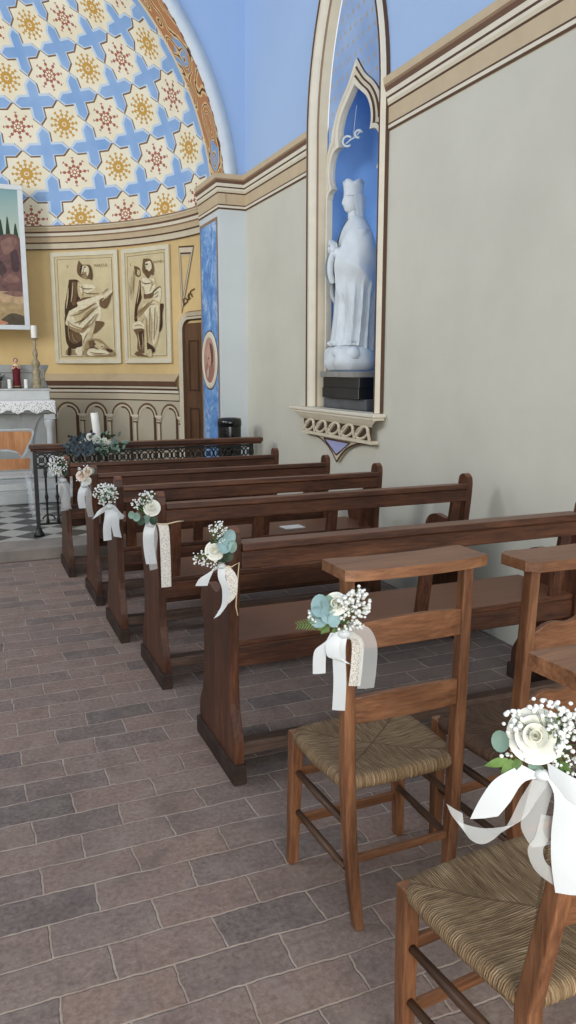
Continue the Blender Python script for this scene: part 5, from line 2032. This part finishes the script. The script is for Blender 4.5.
chair('honey brown rush chair nearest the first pew, with a pale blue leaved posy', (1.043, 1.700, 0), math.radians(1), 0.42, 1.02, 0.0, 0.010, 'rush', False, 0.425, 0.0, 0.006, 0.008, 0.178, 0.171, 0.318, 0.012)
chair('rush chair at right, partly hidden, with scalloped back slat and round cornered top', (1.548, 1.635, 0), math.radians(3), 0.40, 1.02, 0.03, 0.0, 'rushd', True, 0.50, 0.0, 0.022, 0.045)
chair('rush chair in the right foreground with a white rose posy', (1.018, 0.935, 0), math.radians(5), 0.43, 1.052, 0.115, 0.0, 'rush', False, 0.40, 0.078)

# ------------------------------------------------------------------ posies
S1 = 2.60 / 780
bouquet('posy of white rose and eucalyptus tied to the pew nearest the chairs', (0.780, 2.490, 0.905), S1 * 0.95, dict(
    seed=11, roses=[(-6, -2, 10)], leaves=[(4, 4, 8, 0, 0.3, 0.3), (9, 12, 8, 0, 0.6, 0.0), (8, -8, 6, 2, 0.3, 0.2), (2, -9, 6, 2, -0.2, 0.4), (12, 2, 6, 1, 0.5, 0.2)],
    gyps=[(-3, 22, 11, 8, 60, 1.2), (-22, -10, 8, 8, 26, 1.2), (-9, -16, 12, 6, 44, 1.2), (4, 12, 8, 6, 26, 1.1)], green=16, rad=17, gc=(0, 0), knot=(1, -20, 4),
    ribbons=[('satin_ribbon', 'satin', 13, [(0, -20, -4), (-10, -24, -7), (-17, -32, -7), (-21, -41, -6)], [(0.75, 0, 0.65), (0.8, 0, 0.6), (0.95, 0, 0.2), (1, 0, 0)]),
             ('satin_ribbon', 'satin', 8, [(1, -20, -5), (1, -32, -7), (5, -46, -7), (4, -62, -6), (-5, -76, -7)], [(1, 0, 0), (1, 0, 0), (0.95, 0, -0.2), (0.9, 0, 0.3), (0.85, 0, 0.5)]),
             ('lace_ribbon', 'lace', 12, [(3, -20, -3), (11, -30, -6), (12, -44, -6), (9, -58, -6), (0, -68, -5)], [(1, 0, 0), (1, 0, -0.1), (1, 0, 0.1), (0.9, 0, 0.4), (0.8, 0, 0.6)])],
    cord=[(0, -20, -4), (12, -21, -4), (20, -18, 2), (18, -40, 2), (16, -68, 2), (18, -78, 2)]))

S2 = 3.52 / 780
bouquet('posy of white rose and grey leaves on the second pew, above a lace strip', (0.738, 3.455, 0.892), S2, dict(
    seed=12, roses=[(5, 0, 8)], leaves=[(-10, -9, 4, 1, -0.4, 0.3), (-6, -13, 4, 2, -0.2, 0.5), (-15, -7, 3.5, 1, -0.4, 0.2), (0, -12, 4, 1, 0.2, 0.4), (6, -13, 4, 2, 0.2, 0.5)],
    gyps=[(-1, 10, 8, 7, 40, 1.1), (-9, 4, 6, 5, 24, 1.1), (4, 13, 6, 4, 18, 1.1)], green=16, rad=13, gc=(-1, -2), knot=(4, -17, 4),
    ribbons=[('satin_ribbon', 'satin', 11, [(4, -16, -4), (1, -26, -7), (1, -42, -6), (3, -58, -5)], (1, 0, 0)),
             ('lace_ribbon', 'lace', 10, [(12, -17, -4), (16, -20, -8), (17, -45, -8), (17, -82, -8)], (1, 0, 0.05)),
             ('organza_ribbon', 'organza', 8, [(4, -16, -4), (6, -30, -6), (4, -48, -6), (5, -64, -5)], (1, 0, 0.2))],
    cord=[(4, -16, -4), (18, -17, -9), (30, -15, -6), (36, -16, 0)]))

S3 = 4.17 / 780
bouquet('posy of dense white gypsophila tied to the third pew', (0.672, 4.165, 0.855), S3, dict(
    seed=13, roses=[], leaves=[(3, 2, 3, 1, 0.3, 0.3), (-3, -4, 3, 1, 0, 0.4)], gyps=[(0, 0, 12, 11, 150, 1.0), (2, 3, 8, 8, 60, 1.0)], green=14, rad=11, knot=(3, -13, 3.5),
    ribbons=[('satin_ribbon', 'satin', 8, [(3, -13, -4), (2, -22, -7), (0, -34, -7), (0, -47, -6)], (1, 0, 0.1)),
             ('satin_ribbon', 'satin', 8, [(4, -13, -4), (8, -20, -7), (8, -32, -7), (10, -44, -6)], (1, 0, -0.2)),
             ('bow_loop', 'satin', 7, [(3, -13, -4), (-4, -16, -8), (-10, -20, -8), (-12, -22, -6)], [(0.3, 0, 1), (0.3, 0, 1), (0.4, 0, 0.9), (0.6, 0, 0.8)]),
             ('bow_loop', 'satin', 7, [(3, -13, -4), (10, -15, -8), (14, -20, -8), (12, -26, -6)], [(0.3, 0, -1), (0.4, 0, -0.9), (0.8, 0, -0.5), (1, 0, 0)])]))
S4 = 4.9 / 780
bouquet('posy of blush and white roses tied to the fourth pew', (0.668, 4.925, 0.862), S4, dict(
    seed=14, roses=[(-3, 0, 5, 'petalp'), (3, 4, 4.5, 'petalp'), (2, -5, 4.5)], leaves=[(7, 4, 3, 1, 0.3, 0.3)], gyps=[(-1, 6, 7, 4, 22, 0.9), (-5, -1, 4, 6, 14, 0.9)], green=12, rad=9, gc=(2, 0), knot=(0, -10, 3),
    ribbons=[('satin_ribbon', 'satin', 7, [(0, -10, -4), (-3, -16, -6), (-4, -24, -6), (-3, -33, -5)], (1, 0, 0)),
             ('satin_ribbon', 'organza', 6, [(0, -10, -4), (3, -18, -6), (3, -30, -6), (5, -42, -5)], (1, 0, 0.1))]))
S5 = 5.66 / 780
bouquet('posy of white gypsophila tied to the farthest pew by the iron rail', (0.605, 5.725, 0.815), S5, dict(
    seed=15, roses=[(-1, -2, 3.5)], leaves=[(4, 2, 3, 2, 0.3, 0.3), (5, -4, 3, 2, 0.3, 0.2)], gyps=[(-1, 3, 9, 9, 90, 0.9), (-4, -3, 5, 7, 30, 0.9)], green=14, rad=10, gc=(1, 0), knot=(3, -12, 3),
    ribbons=[('organza_ribbon', 'organza', 8, [(3, -12, -4), (2, -20, -6), (4, -30, -6), (3, -42, -5)], (1, 0, 0.1)),
             ('satin_ribbon', 'organza', 8, [(3, -12, -4), (7, -20, -6), (5, -32, -6), (6, -40, -5)], (1, 0, -0.2)),
             ('bow_loop', 'satin', 5, [(3, -12, -4), (-2, -13, -7), (-5, -17, -7)], [(0.3, 0, 1), (0.5, 0, 0.8), (0.7, 0, 0.6)])]))
S6 = 1.90 / 780
bouquet('posy of pale blue eucalyptus and gypsophila tied to the honey brown chair', (0.808, 1.648, 0.915), S6, dict(
    seed=16, roses=[(0, 12, 11, 'petal')], leaves=[(-15, 10, 10, 0, -0.5, 0.3), (-17, -2, 10, 0, -0.2, -0.1), (-7, 2, 9, 0, 0.3, 0.2), (-2, -4, 7, 0, 0.4, 0.1), (-8, 12, 7, 1, 0.2, 0.4)],
    ferns=[(-8, -8, -37, -11, 10, 0), (-2, -10, 4, -22, 9, 0), (-4, -9, -14, -16, 8, 0)],
    gyps=[(18, 10, 17, 20, 92, 2.1), (20, 14, 14, 16, 40, 2.3), (14, -12, 14, 6, 22, 1.9), (-24, -2, 5, 7, 14, 1.6)], green=20, rad=17, gc=(2, 0), knot=(8, -20, 6),
    ribbons=[('satin_ribbon', 'satin', 13, [(4, -19, -5), (-7, -24, -8), (-15, -38, -8), (-16, -62, -6)], [(0.8, 0, 0.5), (0.7, 0, 0.7), (1, 0, 0.15), (1, 0, 0.1)]),
             ('satin_ribbon', 'satin', 13, [(6, -19, -6), (4, -32, -9), (4, -46, -9), (5, -70, -9), (4, -100, -8)], [(1, 0, 0), (1, 0, 0.2), (0.95, 0, 0.1), (1, 0, 0), (1, 0, -0.03)]),
             ('bow_loop', 'satin', 14, [(2, -18, -6), (-3, -30, -10), (0, -44, -11), (10, -46, -9)], [(1, 0, 0.1), (1, 0, 0.0), (1, 0, -0.2), (0.8, 0, -0.6)]),
             ('organza_ribbon', 'organza', 17, [(10, -18, -5), (26, -17, -9), (33, -30, -9), (33, -52, -8), (31, -76, -7)], [(0.3, 0, 1), (0.6, 0, 0.7), (1, 0, 0), (1, 0, -0.1), (1, 0, 0.1)]),
             ('organza_ribbon', 'lace', 12, [(12, -18, -4), (22, -30, 3), (22, -55, 3), (20, -78, 3)], [(1, 0, 0), (1, 0, 0), (1, 0, 0), (1, 0, 0)])]))
S7 = 1.28 / 780
bouquet('posy of a large white rose tied to the right foreground chair', (0.782, 0.866, 0.955), S7, dict(
    seed=17, roses=[(-10, 2, 24)], leaves=[(-40, -8, 9, 1, -0.4, 0.2), (-8, -28, 7, 1, -0.2, -0.4)], big_leaves=[(-33, -27, -54, -35, 9), (-29, -26, -38, -43, 9), (-24, -24, -25, -40, 9)],
    ferns=[(-2, -26, 20, -42, 10, 0), (6, -20, 18, -30, 12, 0)],
    gyps=[(14, 16, 20, 22, 70, 2.5), (22, 6, 16, 24, 46, 2.6), (-30, 10, 9, 16, 22, 2.6), (-20, -20, 20, 9, 24, 2.4), (18, -24, 12, 12, 50, 1.7), (-2, 30, 18, 7, 28, 2.4)], green=24, rad=26, gc=(6, -4), knot=(-2, -36, 7),
    ribbons=[('satin_ribbon', 'satin', 27, [(-8, -33, -6), (-30, -44, -10), (-42, -66, -10), (-52, -88, -8)], [(0.9, 0, -0.3), (1, 0, 0.1), (1, 0, 0.05), (0.95, 0, 0.3)]),
             ('satin_ribbon', 'satin', 26, [(8, -36, -7), (22, -52, -11), (22, -90, -11), (24, -120, -11), (29, -148, -10)], [(0.9, 0, -0.4), (1, 0, -0.15), (1, 0, 0), (1, 0, 0.02), (1, 0, 0.12)]),
             ('bow_loop', 'satin', 26, [(4, -34, -8), (26, -42, -14), (42, -46, -12), (40, -52, -4)], [(0.2, 0, -1), (0.1, 0, -1), (0.1, 0, -1), (0.1, 0, -1)]),
             ('organza_loop', 'organza', 17, [(-2, -40, -6), (-12, -62, -4), (-26, -92, -5), (-50, -107, -8), (-72, -102, -10), (-80, -84, -8)], [(1, 0, 0.2), (1, 0, 0.3), (0.8, 0, 0.6), (0.1, 0, 1), (-0.6, 0, 0.8), (-0.9, 0, 0.4)]),
             ('organza_loop', 'organza', 20, [(0, -40, -5), (-6, -74, -3), (-8, -94, -3), (2, -108, -4)], [(1, 0, 0), (1, 0, 0.1), (1, 0, 0), (0.9, 0, 0.4)]),
             ('organza_loop', 'organza', 14, [(6, -76, -4), (2, -98, -5), (-4, -112, -6), (2, -128, -7), (18, -138, -8)], [(1, 0, 0), (0.95, 0, 0.2), (1, 0, 0.2), (0.6, 0, 0.8), (0.2, 0, 1)])]))

# flower arrangement on the rail
fa = thing('flower_arrangement', 'low arrangement of white roses and blue grey leaves laid on the iron rail', 'flowers', (1.02, YR - 0.02, SAN + 0.786))
rr_ = random.Random(21)
for i, (x, z, r_) in enumerate([(0.02, 0.03, 0.04), (0.09, 0.005, 0.042), (-0.03, 0.055, 0.035), (0.13, -0.02, 0.036), (-0.10, 0.03, 0.03)]):
    mb = MB()
    rose(mb, (x, -0.065, z), r_, rr_, (0.1, -1, 0.5))
    mb.build('rose', ['petal', 'petalg'], fa)
mb = MB()
for i in range(170):
    a = rr_.random() * 2 * PI
    q_ = math.sqrt(rr_.random())
    x, z = 0.27 * q_ * math.cos(a), -0.005 + 0.085 * q_ * math.sin(a)
    l = rr_.uniform(0.03, 0.06)
    b_ = rr_.random() * 2 * PI
    leaf_blade(mb, (x, -0.035 + rr_.uniform(-0.04, 0.05) if z > 0.005 else -0.06 - rr_.random() * 0.02, z), (x + l * math.cos(b_), -0.07 - rr_.random() * 0.03, z + l * math.sin(b_)), 0.022, 0 if x < 0.0 else (1 if rr_.random() < 0.5 else 2), 0.004, (0, 1, 0))
mb.build('foliage', [plain('blue_grey_leaf', srgb(74, 88, 96), 0.6, 0.2, 30), 'leafd', 'eucg'], fa, fixn=False)

# ------------------------------------------------------------------ light
w = bpy.data.worlds.new('World')
SC.world = w
w.use_nodes = True
bg = w.node_tree.nodes['Background']
bg.inputs[0].default_value = (0.93, 0.965, 1.0, 1)
bg.inputs[1].default_value = 1.0


def area(name, loc, target, sx, sy, power, col):
    ld = bpy.data.lights.new(name, 'AREA')
    ld.shape = 'RECTANGLE'
    ld.size, ld.size_y = sx, sy
    ld.energy = power
    ld.color = col
    o = bpy.data.objects.new(name, ld)
    COL.objects.link(o)
    o.location = loc
    o.rotation_euler = (Vector(target) - Vector(loc)).to_track_quat('-Z', 'Y').to_euler()
    return o


area('door_daylight', (0.2, -2.4, 1.9), (1.4, 6.0, 3.0), 2.4, 3.0, 190, (1.0, 0.97, 0.92))
area('chancel_fill', (-2.9, 6.4, 3.3), (0.8, 10.2, 3.6), 0.9, 1.8, 110, (1.0, 0.98, 0.95))  # unseen fill lamp, added to brighten the apse and dome
area('window_daylight', (-2.9, 3.6, 3.7), (1.6, 6.0, 2.4), 1.2, 1.8, 90, (0.95, 0.97, 1.0))

SC.view_settings.view_transform = 'Standard'
SC.view_settings.look = 'None'
SC.view_settings.exposure = 0.0
SC.cycles.max_bounces = 8
SC.cycles.transparent_max_bounces = 12
